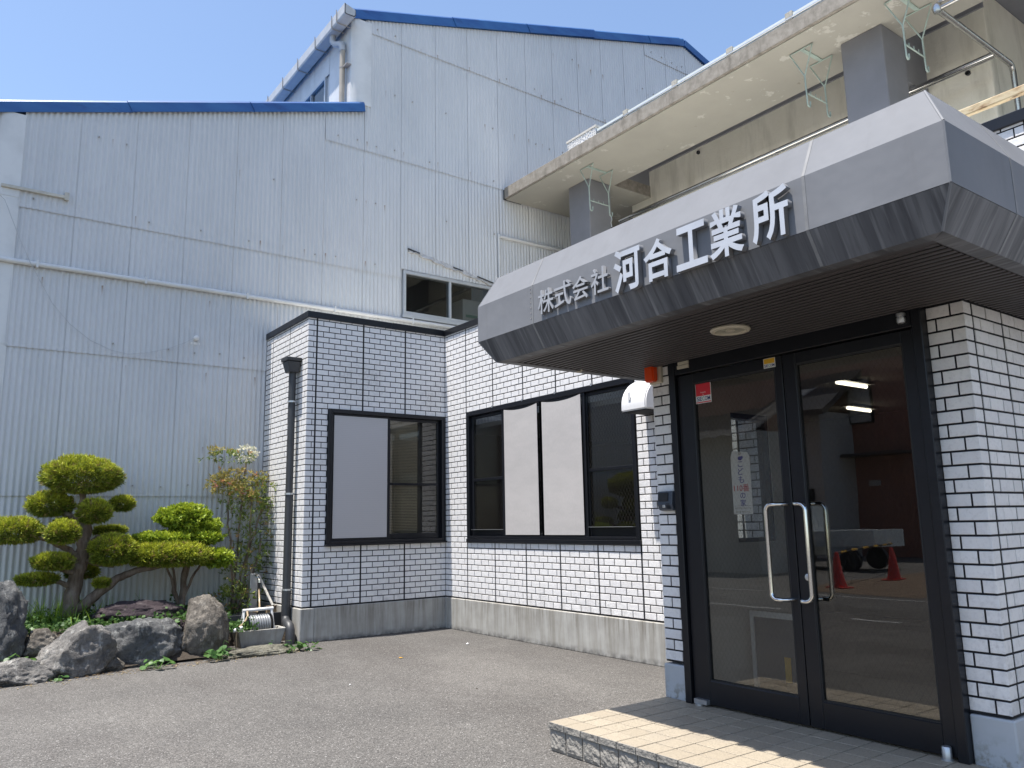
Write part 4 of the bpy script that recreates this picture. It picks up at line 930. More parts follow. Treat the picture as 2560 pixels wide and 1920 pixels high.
MB().box((XB-.33, 5.315, 2.445), (XB-.02, 5.625, 2.4548)).build('outlet', M['deck'], hd)
mb = MB(); mb.box((XB-.351, 5.50, 2.56), (XB-.346, 5.53, 2.64)); mb.build('hood_latch', M['white_metal'], hd)
mb = MB(); mb.lathe([(.09, 0), (.085, .006), (.0, .008)], (XB-.13, 5.30, 2.6), 20, lambda x, y, z: (x*.8, -z, y*1.2)); mb.build('side_boss', M['white_plastic'], hd, smooth=True)
def card(name, x, ya, yb, za, zb, mat, parent, th=.0012): return MB().box((x-th, min(ya, yb), za), (x, max(ya, yb), zb)).build(name, mat, parent)
def brand(parent, x, ya, yb, za, zb):
    n = 5; w = (ya-yb)/n*1.0
    for i, ch in enumerate('SECOM'):
        wa = ya-i*w; lettering('letter', ch, parent, M['teal_ink'] if ch == 'C' else M['navy_ink'], wa, wa-w*(.86 if ch != 'M' else 1.0), za, zb, x, .0005, .012)
XG = XD+.023
st = thing('security_sticker', (XG-.001, 3.586, 2.26), 'red and white security sticker at the top left corner of the left door glass', 'sticker')
y0, y1, z0, z1 = 3.650, 3.514, 2.189, 2.333
card('backing', XG-.0006, y0, y1, z0, z1, M['white'], st); card('red_field', XG-.0019, y0-.004, y1+.004, z0+.052, z1-.004, M['red'], st, .0008); card('red_stripe', XG-.0019, y0-.004, y1+.004, z0+.004, z0+.011, M['red'], st, .0008)
brand(st, XG-.0019, y0-.010, y1+.009, z0+.017, z0+.046)
lettering('letter', 'Security', st, M['white'], 3.605, 3.560, z0+.070, z0+.080, XG-.0028, .0004); lettering('letter', 'by', st, M['white'], 3.588, 3.577, z0+.057, z0+.066, XG-.0028, .0004)
st = thing('yellow_sticker', (XD, 3.02, 2.38), 'small yellow and white security sticker on the black door head rail', 'sticker')
y0, y1, z0, z1 = 3.062, 2.974, 2.342, 2.405
card('backing', XD+.0045, y0, y1, z0, z1, M['white'], st); card('yellow_field', XD+.0032, y0-.004, y1+.004, z0+.028, z1-.003, M['yellow'], st, .0008); brand(st, XD+.0032, y0-.006, y1+.006, z0+.006, z0+.024)
pn = thing('paper_notice', (XG+.004, 3.32, 1.62), 'white paper notice hanging inside the left door glass', 'notice')
xg = XG+.011; ya, yb = 3.397, 3.245
mb = MB(); mb.box((xg, yb, 1.42), (xg+.0008, ya, 1.795)); mb.prism([(ya, 1.795), (yb, 1.795), (yb+.015, 1.822), (ya-.015, 1.836)], lambda y, z, h: (xg+h, y, z), 0, .0008); mb.build('sheet', simple('white notice paper', (.78,.75,.72), .6, grime=.03), pn)
vm = M['violet_ink']; xt = xg-.0003
zt = 1.765
for ch, hh, ww in (('こ', .036, .040), ('ど', .044, .046), ('も', .046, .042)):
    lettering('letter', ch, pn, vm, 3.321+ww/2, 3.321-ww/2, zt-hh, zt, xt, .0003, .008); zt -= hh+.008
lettering('letter', '110番', pn, M['red_ink'], 3.383, 3.262, zt-.048, zt, xt, .0003, .006); zt -= .056
for ch, hh, ww in (('の', .036, .042), ('家', .045, .046)):
    lettering('letter', ch, pn, vm, 3.316+ww/2, 3.316-ww/2, zt-hh, zt, xt, .0003, .008); zt -= hh+.007
card('rule', xt, 3.385, 3.257, 1.474, 1.4755, M['grey_ink'], pn, .0003)
lettering('letter', 'かすがいけいさつ', pn, M['grey_ink'], 3.385, 3.260, 1.452, 1.467, xt, .0003, .006); lettering('letter', 'かすがいし', pn, M['grey_ink'], 3.380, 3.262, 1.427, 1.443, xt, .0003, .006)
mb = MB(); mb.lathe([(.010, 0), (.012, .003), (.004, .008)], (xg, 3.32, 1.817), 12, lambda x, y, z: (-z, x, y)); mb.build('suction_cup', M['bolt'], pn, smooth=True)
mb = MB(); mb.lathe([(.0, 0), (.017, .001), (.0, .002)], (xt, 3.32, 1.785), 10, lambda x, y, z: (-z, x*1.1, y*.8)); mb.lathe([(.0, 0), (.010, .001), (.0, .002)], (xt, 3.305, 1.79), 8, lambda x, y, z: (-z, x, y)); mb.build('picture_mark', vm, pn)
sb = thing('standing_frame', (4.95, 3.55, .17), 'white framed notice board standing inside behind the left door', 'notice board')
m = MB(); m.box((5.0, 3.42, .17), (5.03, 3.45, .72)).box((5.0, 3.81, .17), (5.03, 3.84, .72)).box((5.0, 3.45, .68), (5.03, 3.81, .72)); m.build('frame', M['white_plastic'], sb)
MB().box((5.01, 3.45, .25), (5.02, 3.81, .68)).build('board', M['navy'], sb); MB().box((5.005, 3.52, .25), (5.009, 3.57, .42)).build('yellow_strip', M['yellow'], sb)

# ---------------------------------------------------------------- downpipe at the annex corner
dpt = thing('downpipe', (3.73, 9.96, 0), 'charcoal rain downpipe with a square hopper on the annex corner wall', 'downpipe')
XC, YC = 3.745, 9.82
mb = MB()
for (w0, w1, za, zb) in ((.075, .105, 3.36, 3.50), (.118, .122, 3.505, 3.55)):
    mb.add([(XC-w0, YC-w0, za), (XC+w0*.75, YC-w0, za), (XC+w0*.75, YC+w0, za), (XC-w0, YC+w0, za), (XC-w1, YC-w1, zb), (XC+w1*.6, YC-w1, zb), (XC+w1*.6, YC+w1, zb), (XC-w1, YC+w1, zb)], [(0,3,2,1),(4,5,6,7),(0,1,5,4),(1,2,6,5),(2,3,7,6),(3,0,4,7)])
mb.build('hopper', M['downpipe'], dpt, .006)
mb = MB(); mb.tube([(XC, YC, 3.36), (XC, YC, 1.80)], .043, 14); mb.build('pipe', M['downpipe'], dpt, smooth=True)
mb = MB(); mb.tube([(XC, YC, 1.80), (XC, YC, .62)], .050, 14); mb.build('pipe', M['downpipe'], dpt, smooth=True)
mb = MB(); mb.tube([(XC, YC, .62), (XC, YC, .30)], .056, 14); mb.build('pipe', M['downpipe'], dpt, smooth=True)
for z in (2.98, 1.80, .62):
    mb = MB(); mb.lathe([(.047, z-.012), (.058, z-.010), (.058, z+.010), (.047, z+.012)], (XC, YC, 0), 14); mb.box((XC+.04, YC-.008, z-.008), (XS-.0, YC+.008, z+.008)); mb.build('pipe_clamp', M['alu'], dpt)
mb = MB(); mb.tube([(XC, YC, .30), (XC-.005, YC-.02, .265), (XC-.02, YC-.06, .235), (XC-.03, YC-.15, .225), (XC-.035, YC-.22, .205), (XC-.035, YC-.25, .16), (XC-.035, YC-.255, .0)], .056, 14); mb.build('elbow', M['downpipe'], dpt, smooth=True)

# ---------------------------------------------------------------- garden bed
g = MB(); rn = random.Random(2); nx, ny = 34, 20
for j in range(ny+1):
    for i in range(nx+1):
        x = -.25+4.05*i/nx; y = 9.12+1.95*j/ny; e = min(1, j/5); f = 1-max(0, (x-2.9)/.5)
        z = .02+.34*e*max(0.12, min(1, f))+.02*mnoise.noise(Vector((x*4, y*4, 0)))
        if x > 2.95: z = -.02 if y < 9.98 else .22
        g.v.append((x, y, z))
g.f = [(j*(nx+1)+i, j*(nx+1)+i+1, (j+1)*(nx+1)+i+1, (j+1)*(nx+1)+i) for j in range(ny) for i in range(nx)]
tag(g.build('garden_soil', M['soil'], smooth=True), kind='structure')
lt = MB(); rn = random.Random(31)
for i in range(520):
    x = rn.uniform(.3, 3.7); y = 8.80+.05*x+rn.gauss(.05, .06); a = rn.uniform(0, 6.28); L = rn.uniform(.006, .02); w = L*rn.uniform(.25, .5); z = rn.uniform(.003, .012); c, s = math.cos(a)*L, math.sin(a)*L
    lt.add([(x-c, y-s, z), (x+s*.4, y-c*.4, z+.003), (x+c, y+s, z+.001), (x-s*.4, y+c*.4, z+.002)], [(0, 1, 2, 3)])
tag(lt.build('leaf_litter', simple('dry leaf litter', (.17,.115,.06), .9, var=.3, grime=.6, gs=20)), kind='stuff')
gm = MB(); rn = random.Random(8)
for i in range(150):
    t = rn.random(); x = -.3+4.0*t+rn.uniform(-.05,.05); y = 8.70+.04*x+rn.gauss(0, .05)+(.09 if x > 1.5 else 0); s = rn.uniform(.003, .008)
    gm.box((x-s, y-s, 0), (x+s, y+s*1.4, s))
tag(gm.build('gravel', M['sand']), kind='stuff')
def rock(loc, r, mat, seed, label, cut=9, rot=0.0, rough=.16, name='boulder'):
    rn = random.Random(seed); bm = bmesh.new(); bmesh.ops.create_icosphere(bm, subdivisions=5, radius=1)
    planes = []
    for _ in range(cut):
        n = Vector((rn.gauss(0,1), rn.gauss(0,1), rn.gauss(0,.8))).normalized(); planes.append((n, rn.uniform(.62, .9)))
    off = Vector((seed*3.1, seed*1.7, 0))
    for v in bm.verts:
        p = v.co.copy()
        for n, d in planes:
            k = p.dot(n)-d
            if k > 0: p -= n*k*.9
        q = p+off
        p *= 1+rough*mnoise.fractal(q*1.6, .9, 2.1, 4)+.06*mnoise.fractal(q*6, .8, 2, 3)+.022*mnoise.fractal(q*17, .7, 2, 3)-.07*max(0, .25-abs(mnoise.noise(q*2.2)))*2
        v.co = Vector((p.x*r[0], p.y*r[1], p.z*r[2]))
    if rot: bmesh.ops.rotate(bm, verts=bm.verts, matrix=Matrix.Rotation(rot, 3, 'Z'))
    me = bpy.data.meshes.new(name); bm.to_mesh(me); bm.free(); me.polygons.foreach_set('use_smooth', [True]*len(me.polygons)); me.materials.append(M[mat])
    o = link(name, me, loc=loc); return tag(o, label, 'rock', 'rocks edging the garden bed')
rock((.66, 9.42, .40), (.34, .30, .50), 'rock_blue', 11, 'tall pale blue grey boulder at the left edge of the garden bed', rot=.3)
rock((.83, 9.00, .06), (.36, .20, .155), 'rock_grey', 12, 'low grey stone at the bottom left, in front of the tall blue grey boulder', 6)
rock((1.08, 9.36, .27), (.19, .18, .16), 'rock_brown', 13, 'small dark stone between the leftmost boulder and the big sunlit rock')
rock((1.35, 9.13, .16), (.37, .26, .36), 'rock_grey', 25, 'big pointed sunlit grey rock in the middle of the rock row', 11)
rock((1.66, 9.47, .31), (.20, .16, .10), 'rock_blue', 15, 'small flat blue grey stone lying on the rock row under the pine trunk', 7)
rock((2.00, 9.32, .15), (.45, .28, .34), 'rock_blue', 16, 'broad dark shaded boulder between the pointed rock and the round boulder', 10)
rock((2.37, 9.55, .30), (.14, .13, .12), 'rock_purple', 17, 'small stone tucked behind the round brown boulder', 7)
rock((2.63, 9.40, .24), (.30, .27, .41), 'rock_brown', 44, 'rounded brown boulder standing left of the hose reel', 2, rot=.5, rough=.05)
rock((3.20, 9.06, .00), (.45, .16, .10), 'rock_flat', 19, 'flat buff stone in front of the concrete trough', 7, name='flagstone')
rock((2.15, 10.0, .44), (.56, .25, .16), 'rock_purple', 20, 'long purple stone lying under the long clipped branch', 9)
rock((1.68, 9.13, .03), (.12, .10, .10), 'rock_brown', 21, 'little stone at road level right of the pointed sunlit rock', 7)
rock((-.12, 9.15, .12), (.3, .28, .27), 'rock_grey', 22, 'grey stone at the far left end of the rock row')

# ---------------------------------------------------------------- foliage
def unit(n):
    v = rng.normal(size=(n, 3)); return v/np.linalg.norm(v, axis=1, keepdims=True)
def blades(P, D, L, Wd, R, odd, droop=.0):
    """one flat blade per row of P: base P, direction D, length L, width Wd"""
    n = len(P); ref = unit(n); sd = np.cross(D, ref); sd /= np.linalg.norm(sd, axis=1, keepdims=True)+1e-9
    mid = P+D*(L*.45)[:, None]; tip = P+D*L[:, None]; tip[:, 2] -= droop*L; w = (Wd*.5)[:, None]
    V = np.stack([P, mid+sd*w, tip, mid-sd*w], 1).reshape(-1, 3); Fq = np.arange(4*n).reshape(n, 4)
    A = np.zeros((n, 4, 3)); A[:, :, 0] = R[:, None]; A[:, 1, 1] = .45; A[:, 3, 1] = .45; A[:, 2, 1] = 1; A[:, :, 2] = odd[:, None]
    return V, Fq, A.reshape(-1, 3)
def lumps(U, seed):
    return np.array([mnoise.fractal(Vector((u[0]*2.6+seed, u[1]*2.6, u[2]*2.6)), .8, 2, 3) for u in U])
def pad(name, parent, c, r, mat, n, seed, L=.055, Wd=.010, per=5, spread=.6, shaggy=.12, flat=.45):
    U = unit(n); h = lumps(U, seed); rad = (1+shaggy*h)*np.where(rng.random(n) < .72, rng.uniform(.93, 1.03, n), rng.uniform(.55, .93, n))
    P = U*rad[:, None]*np.array(r); P[:, 2] = np.where(P[:, 2] < -flat*r[2], -flat*r[2]-(P[:, 2]+flat*r[2])*-.35, P[:, 2])
    N = U/np.array(r); N /= np.linalg.norm(N, axis=1, keepdims=True); N[:, 2] += .55; N /= np.linalg.norm(N, axis=1, keepdims=True)
    toplit = np.clip(.30+.85*U[:, 2]+rng.normal(0, .16, n), 0, 1)      # lit tops and shaded undersides put into the sprig colour
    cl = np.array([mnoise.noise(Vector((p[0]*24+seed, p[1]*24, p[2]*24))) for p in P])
    sprR = np.clip(rng.beta(2.0, 1.8, n)*.35+.65*toplit+.55*cl-.08, 0, 1); odd = rng.random(n)
    P = np.repeat(P, per, 0); D = np.repeat(N, per, 0)+rng.normal(0, spread, (n*per, 3)); D /= np.linalg.norm(D, axis=1, keepdims=True)
    m = n*per; V, Fq, A = blades(P+rng.normal(0, .006, (m, 3)), D, L*rng.uniform(.6, 1.25, m), Wd*rng.uniform(.7, 1.3, m), np.clip(np.repeat(sprR, per)+rng.normal(0, .1, m), 0, 1), np.repeat(odd, per))
    o = link(name, npmesh(name, V, Fq, M[mat], A), parent, loc=c); return o
def limb(name, parent, pts, rs, seed=0, n=10):
    rn = random.Random(seed); P = [Vector(p) for p in pts]; out = []; ro = []
    for i in range(len(P)-1):
        for k in range(5):
            f = k/5; out.append(P[i].lerp(P[i+1], f)+Vector((rn.gauss(0,.006), rn.gauss(0,.006), 0))); ro.append((rs[i]+(rs[i+1]-rs[i])*f)*rn.uniform(.93, 1.08))
    out.append(P[-1]); ro.append(rs[-1]); mb = MB(); mb.tube(out, ro, n); return mb.build(name, M['bark'], parent, smooth='all')
tree = thing('pruned_tree', (1.47, 10.42, .33), 'cloud pruned evergreen with rounded pads over a leaning brown trunk', 'tree')
limb('trunk', tree, [(1.42, 10.42, .25), (1.455, 10.4, .55), (1.49, 10.4, .85), (1.54, 10.4, 1.15), (1.56, 10.4, 1.40), (1.53, 10.4, 1.65), (1.49, 10.4, 1.95)], [.125, .095, .082, .075, .062, .045, .02], 1, 14)
for i, (pts, rs) in enumerate((([(1.53, 10.4, 1.06), (1.38, 10.3, 1.18), (1.20, 10.3, 1.29), (.95, 10.38, 1.36)], [.05, .036, .032, .02]),
    ([(1.55, 10.4, 1.07), (1.68, 10.32, 1.02), (1.85, 10.25, .99)], [.042, .034, .028]), ([(1.50, 10.38, .52), (1.60, 10.36, .57), (1.75, 10.34, .71), (1.91, 10.3, .84), (2.10, 10.27, .92), (2.5, 10.25, .98)], [.065, .062, .054, .046, .038, .02]),
    ([(1.55, 10.4, 1.5), (1.38, 10.5, 1.58), (1.22, 10.58, 1.64)], [.035, .028, .02]), ([(1.55, 10.4, 1.5), (1.75, 10.45, 1.62), (1.94, 10.5, 1.68)], [.035, .026, .018]),
    ([(1.49, 10.4, .9), (1.36, 10.3, .96), (1.22, 10.26, 1.0)], [.035, .028, .02]), ([(1.48, 10.4, .75), (1.32, 10.36, .83), (1.15, 10.35, .87)], [.035, .026, .018]), ([(1.54, 10.4, 1.2), (1.7, 10.6, 1.3), (1.87, 10.74, 1.37)], [.03, .024, .018]))): limb('branch', tree, pts, rs, i+2)
PADS = [((1.48,10.40,2.015), (.425,.40,.245), 3800), ((1.20,10.60,1.69), (.26,.25,.165), 1300), ((1.60,10.20,1.60), (.20,.20,.165), 1100), ((1.94,10.50,1.70), (.155,.15,.115), 600),
    ((.86,10.42,1.40), (.29,.27,.175), 1800), ((1.29,10.10,1.375), (.19,.185,.155), 1100), ((1.87,10.75,1.39), (.21,.18,.07), 600), ((1.82,10.20,1.16), (.265,.25,.21), 1700),
    ((1.23,10.22,1.06), (.23,.20,.115), 1200), ((1.10,10.38,.87), (.23,.2,.085), 900), ((1.74,10.30,.80), (.115,.1,.065), 350), ((1.59,10.70,.92), (.2,.17,.11), 600), ((1.42,10.6,1.45), (.2,.16,.13), 600)]
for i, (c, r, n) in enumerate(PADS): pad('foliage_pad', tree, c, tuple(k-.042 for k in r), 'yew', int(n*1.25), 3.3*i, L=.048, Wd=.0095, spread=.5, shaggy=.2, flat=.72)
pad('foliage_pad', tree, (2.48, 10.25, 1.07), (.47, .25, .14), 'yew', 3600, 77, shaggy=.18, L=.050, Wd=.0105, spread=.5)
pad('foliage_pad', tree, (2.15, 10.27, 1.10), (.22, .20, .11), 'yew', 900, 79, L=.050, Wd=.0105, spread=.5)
sh = thing('lime_shrub', (2.66, 10.55, .36), 'bright lime green layered shrub behind the long clipped branch', 'shrub')
limb('trunk', sh, [(2.68, 10.55, .3), (2.70, 10.55, .6), (2.71, 10.55, .9), (2.73, 10.55, 1.35)], [.045, .04, .032, .012], 21, 9)
for i, q in enumerate((((2.66, 10.55, .45), (2.56, 10.52, .75), (2.46, 10.5, 1.0)), ((2.69, 10.55, .5), (2.82, 10.5, .85), (2.95, 10.42, 1.05)), ((2.66, 10.55, .4), (2.60, 10.58, .8), (2.5, 10.6, 1.2)), ((2.70, 10.55, .7), (2.8, 10.6, 1.0), (2.95, 10.6, 1.3)))): limb('branch', sh, q, [.02, .016, .009], 30+i, 7)
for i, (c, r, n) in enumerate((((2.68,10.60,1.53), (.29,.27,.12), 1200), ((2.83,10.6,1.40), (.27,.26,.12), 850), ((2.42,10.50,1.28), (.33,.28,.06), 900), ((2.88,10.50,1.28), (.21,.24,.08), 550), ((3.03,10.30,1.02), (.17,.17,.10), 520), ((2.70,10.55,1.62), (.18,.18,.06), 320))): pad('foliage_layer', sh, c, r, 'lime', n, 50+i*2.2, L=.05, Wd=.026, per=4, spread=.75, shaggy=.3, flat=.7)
nd = thing('nandina', (3.42, 10.68, .33), 'tall thin nandina bush with reddish young leaves and cream flowers by the tiled corner', 'shrub')
for i, q in enumerate((((3.36,10.66,.3), (3.34,10.66,.7), (3.30,10.66,1.15), (3.25,10.68,1.5), (3.28,10.7,1.85), (3.36,10.72,2.15)), ((3.44,10.66,.3), (3.50,10.66,.75), (3.53,10.66,1.1), (3.55,10.68,1.55), (3.56,10.7,1.95)), ((3.40,10.7,.3), (3.46,10.72,.8), (3.62,10.7,1.3), (3.72,10.68,1.75)), ((3.34,10.7,.3), (3.40,10.74,.9), (3.44,10.75,1.6), (3.50,10.78,2.3)), ((3.38,10.62,.3), (3.50,10.58,.6), (3.62,10.56,.95), (3.66,10.55,1.25)))): limb('stem', nd, q, [.016, .015, .013, .011, .009, .006][:len(q)], 60+i, 7)
for i, (c, r, n, mt) in enumerate((((3.40,10.72,2.03), (.34,.24,.13), 190, 'nandina_top'), ((3.20,10.68,1.93), (.22,.2,.10), 90, 'nandina_top'), ((3.30,10.75,2.33), (.34,.2,.07), 60, 'nandina'), ((3.10,10.72,2.40), (.16,.1,.03), 22, 'nandina_top'), ((3.68,10.70,1.85), (.32,.24,.20), 110, 'nandina'), ((3.44,10.68,1.72), (.26,.22,.20), 110, 'nandina'), ((3.50,10.66,1.35), (.26,.22,.30), 90, 'nandina'), ((3.68,10.66,1.30), (.22,.18,.38), 80, 'nandina'), ((3.44,10.64,.88), (.24,.22,.26), 110, 'nandina'), ((3.36,10.60,.50), (.30,.22,.16), 200, 'nandina'), ((3.52,10.62,1.80), (.16,.14,.05), 36, 'nandina_top'), ((3.78,10.62,1.0), (.12,.12,.3), 40, 'nandina'))):
    tag(pad('leaf_spray', nd, c, r, mt, n, 90+i*3, L=.060, Wd=.017, per=5, spread=1.0, shaggy=.5, flat=1), kind='stuff')
pad('flower_head', nd, (3.50, 10.76, 2.38), (.15, .10, .10), 'flower', 120, 130, L=.024, Wd=.016, per=4, spread=1.0, shaggy=.4, flat=1)
# ground ivy, grass
n = 6500; P = np.stack([rng.uniform(-.15, 3.3, n), rng.uniform(9.42, 10.95, n), np.full(n, .37)], 1); P[:, 2] += rng.gamma(1.5, .024, n); keep = (np.hypot(P[:, 0]-1.45, P[:, 1]-10.42) > .12); P = P[keep]; n = len(P)
edge = P[:, 0] > 2.95; P[edge, 2] -= .16
D = np.stack([rng.normal(0, .8, n), rng.normal(-.2, .8, n), rng.uniform(.2, .9, n)], 1); D /= np.linalg.norm(D, axis=1, keepdims=True)
V, Fq, A = blades(P, D, rng.uniform(.03, .06, n), rng.uniform(.025, .045, n), rng.random(n), rng.random(n), .2)
tag(link('ground_cover', npmesh('ground_cover', V, Fq, M['ivy'], A)), kind='stuff')
V = []; Fq = []; A = []
def grass_blade(x, y, z, h, bend, az, w, r):
    n0 = len(V); k = 5
    for i in range(k+1):
        f = i/k; b = bend*f*f; px = x+math.cos(az)*b*h; py = y+math.sin(az)*b*h; pz = z+h*(f-.35*bend*f*f); ww = w*(1-f**1.5)+.0006
        V.extend([(px-math.sin(az)*ww, py+math.cos(az)*ww, pz), (px+math.sin(az)*ww, py-math.cos(az)*ww, pz)]); A.extend([(r, f, 0)]*2)
    Fq.extend([(n0+2*i, n0+2*i+1, n0+2*i+3, n0+2*i+2) for i in range(k)])
rn = random.Random(17)
for (cx, cy, m, sp, hm) in ((1.15, 10.25, 90, .16, .40), (1.35, 10.2, 60, .10, .36), (1.0, 10.4, 40, .15, .34), (1.72, 10.3, 46, .12, .33), (1.95, 10.4, 26, .12, .28), (1.50, 10.1, 26, .10, .30), (.75, 10.5, 16, .15, .6), (1.5, 9.75, 9, .12, .28), (2.2, 10.7, 14, .2, .4)):
    for _ in range(m): grass_blade(cx+rn.gauss(0, sp), cy+rn.gauss(0, .08), .34, hm*rn.uniform(.5, 1.2), rn.uniform(.1, 1.0), rn.uniform(0, 6.28), rn.uniform(.003, .007), rn.random())
tag(link('tall_grass', npmesh('tall_grass', V, Fq, M['grass'], np.array(A))), kind='stuff')
# broad leaved weeds: every leaf a part
def leaf_mesh(k):
    rn = random.Random(k); V = [(0, 0, 0)]; m = 12
    for i in range(m):
        t = 2*math.pi*i/m; rr = (1-.35*math.cos(t))*.5*(1+rn.uniform(-.05, .05)); V.append((.42-math.cos(t)*rr*.9, math.sin(t)*rr*.95, .10*abs(math.sin(t))*rr-.06*(.42-math.cos(t)*rr)**2))
    V[0] = (.3, 0, -.02)
    me = bpy.data.meshes.new('leaf'); me.from_pydata(V, [], [(0, 1+i, 1+(i+1) % m) for i in range(m)]); me.polygons.foreach_set('use_smooth', [True]*m); me.materials.append(M['weed']); return me
LM = [leaf_mesh(k) for k in range(4)]
rn = random.Random(23)
for (x, y, z, m, sp, hh, s, lab) in ((2.70, 8.98, 0, 20, .13, .26, .085, 'leafy green weed between the brown boulder and the concrete trough'), (2.08, 8.90, .0, 17, .14, .19, .075, 'green weed growing at the foot of the broad dark boulder'), (.83, 9.10, .12, 24, .15, .16, .07, 'spreading green weed on the low stone at the left edge'), (3.52, 8.98, .0, 12, .08, .17, .08, 'leafy weed below the downpipe elbow in front of the trough'), (3.72, 8.97, .0, 11, .07, .15, .085, 'leafy weed against the concrete plinth corner'), (3.32, 9.10, .06, 5, .04, .10, .05, 'tiny pale sprout on the flat buff stone'), (2.28, 9.50, .32, 18, .13, .14, .07, 'leafy green weed on top of the broad dark boulder'), (1.17, 8.83, 0, 7, .06, .08, .05, 'small green weed at the road edge by the pointed rock'), (1.0, 9.62, .36, 18, .17, .12, .065, 'leafy green weed behind the small dark stone'), (2.98, 9.55, .2, 9, .05, .22, .05, 'slender weed between the hose coupling and the boulder'), (1.72, 9.30, .12, 8, .06, .09, .05, 'small weed in the gap right of the pointed rock')):
    pt = thing('weed_plant', (x, y, z), lab, 'weed', 'broad leaved weeds among the rocks')
    mb = MB()
    for i in range(m):
        a = rn.uniform(0, 6.28); d = sp*math.sqrt(rn.random()); hz = hh*rn.uniform(.25, 1)*(1-.5*d/sp); p = Vector((x+math.cos(a)*d, y+math.sin(a)*d*.7, z+hz)); 
        mb.tube([(x+math.cos(a)*d*.15, y+math.sin(a)*d*.1, z), tuple(p)], .0022, 4, False)
        o = bpy.data.objects.new('leaf', LM[i % 4]); COL.objects.link(o); o.parent = pt; o.location = p-Vector((x, y, z)); o.scale = (s*rn.uniform(.6, 1.15),)*3
        o.rotation_euler = (rn.gauss(0, .35), rn.uniform(-.2, .7), a+rn.gauss(0, .5))
    mb.build('stem', M['weed'], pt)
# ---------------------------------------------------------------- trough, hose reel, tap post
tr = thing('trough', (3.40, 9.60, 0), 'grey concrete trough under the hose reel beside the downpipe', 'trough')
def tq(a): return a
m = MB(); A0, A1, B0, B1 = 3.09, 3.665, 9.58, 9.84
def ring(z, d): return [(A0+d, B0+d*.6, z), (A1-d, B0+d*.6, z), (A1-d, B1-d*.6, z), (A0+d, B1-d*.6, z)]
V = ring(.0, .055)+ring(.20, .0)+ring(.20, .03)+ring(.06, .07)
m.add(V, [(0,3,2,1)]+[(i, (i+1) % 4, 4+(i+1) % 4, 4+i) for i in range(4)]+[(4+i, 4+(i+1) % 4, 8+(i+1) % 4, 8+i) for i in range(4)]+[(8+i, 8+(i+1) % 4, 12+(i+1) % 4, 12+i) for i in range(4)]+[(12, 13, 14, 15)])
m.build('trough_body', M['concrete'], tr, .006)
hr = thing('hose_reel', (3.40, 9.74, .1), 'white framed hose reel wound with grey hose standing in the trough', 'hose reel')
for sx, xx in ((-1, 3.22), (1, 3.555)):
    mb = MB(); mb.tube([(xx+sx*.02, 9.72, .10), (xx, 9.80, .41)], .015, 8).tube([(xx+sx*.03, 9.90, .10), (xx, 9.80, .41)], .013, 8); mb.build('side_frame', M['white_plastic'], hr, smooth=True)
mb = MB(); mb.tube([(3.205, 9.80, .41), (3.575, 9.80, .415)], .019, 10); mb.build('carry_handle', M['white_plastic'], hr, smooth=True)
for xx in (3.245, 3.54):
    mb = MB(); mb.lathe([(.115, 0), (.12, .006), (.05, .012)], (xx, 9.80, .24), 20, lambda x, y, z: (z, x, y)); mb.build('drum_flange', M['black'], hr, smooth=True)
mb = MB()
for lay, rr in ((0, .085), (1, .102)):
    pts = []
    for i in range(9*14+1):
        t = i/14*2*math.pi; pts.append((3.262+.262*i/(9*14), 9.80+rr*math.cos(t), .24+rr*math.sin(t)))
    mb.tube(pts, .0145, 7)
mb.build('wound_hose', M['hose'], hr, smooth=True)
mb = MB(); mb.tube([(3.24, 9.74, .40), (3.23, 9.68, .36), (3.17, 9.62, .29), (3.10, 9.58, .25), (3.06, 9.55, .22), (3.05, 9.53, .14), (3.06, 9.53, .03)], .012, 8); mb.build('loose_hose', M['tan_hose'], hr, smooth=True)
mb = MB(); mb.tube([(3.13, 9.57, .245), (3.05, 9.54, .225), (3.01, 9.53, .215)], [.02, .024, .015], 10).tube([(2.99, 9.52, .23), (2.965, 9.51, .235)], .018, 8).tube([(3.13, 9.62, .22), (3.20, 9.68, .215)], .016, 8); mb.build('hose_coupling', M['white_plastic'], hr, smooth=True)
tp = thing('tap_post', (3.56, 10.45, .2), 'grey aluminium garden tap post with a hose hanging from its tap', 'tap post')
MB().box((3.50, 10.45, .15), (3.60, 10.52, .80)).build('post', M['alu'], tp, .006)
mb = MB(); mb.tube([(3.575, 10.45, .76), (3.58, 10.40, .75), (3.585, 10.36, .72), (3.585, 10.36, .69)], .016, 8).lathe([(.022, .765), (.03, .775), (.03, .79), (.01, .795)], (3.575, 10.42, 0), 10); mb.build('tap', M['chrome'], tp, smooth=True)
mb = MB(); mb.tube([(3.585, 10.36, .69), (3.585, 10.36, .62)], .02, 10); mb.build('tap_connector', M['black'], tp, smooth=True)
mb = MB(); mb.tube([(3.585, 10.36, .62), (3.575, 10.30, .50), (3.53, 10.15, .40), (3.44, 9.98, .36), (3.30, 9.85, .40), (3.25, 9.76, .405)], .011, 8); mb.build('supply_hose', M['tan_hose'], tp, smooth=True)
br = thing('scrubbing_broom', (3.70, 10.4, .2), 'worn white deck brush leaning on the tiled wall behind the hose reel', 'brush')
mb = MB(); mb.tube([(3.62, 10.5, .78), (3.735, 10.25, .40)], .017, 8); mb.build('handle', simple('flaking white paint', (.55,.52,.47), .7, grime=.9, gs=30), br, smooth=True)
mb = MB(); mb.box((3.66, 10.24, .36), (3.78, 10.30, .40)); mb.build('head', M['bark'], br); mb = MB()
for i in range(12): mb.box((3.662+i*.0098, 10.245, .20), (3.669+i*.0098, 10.295, .36))
tag(mb.build('bristles', M['tan_hose'], br), kind='stuff')
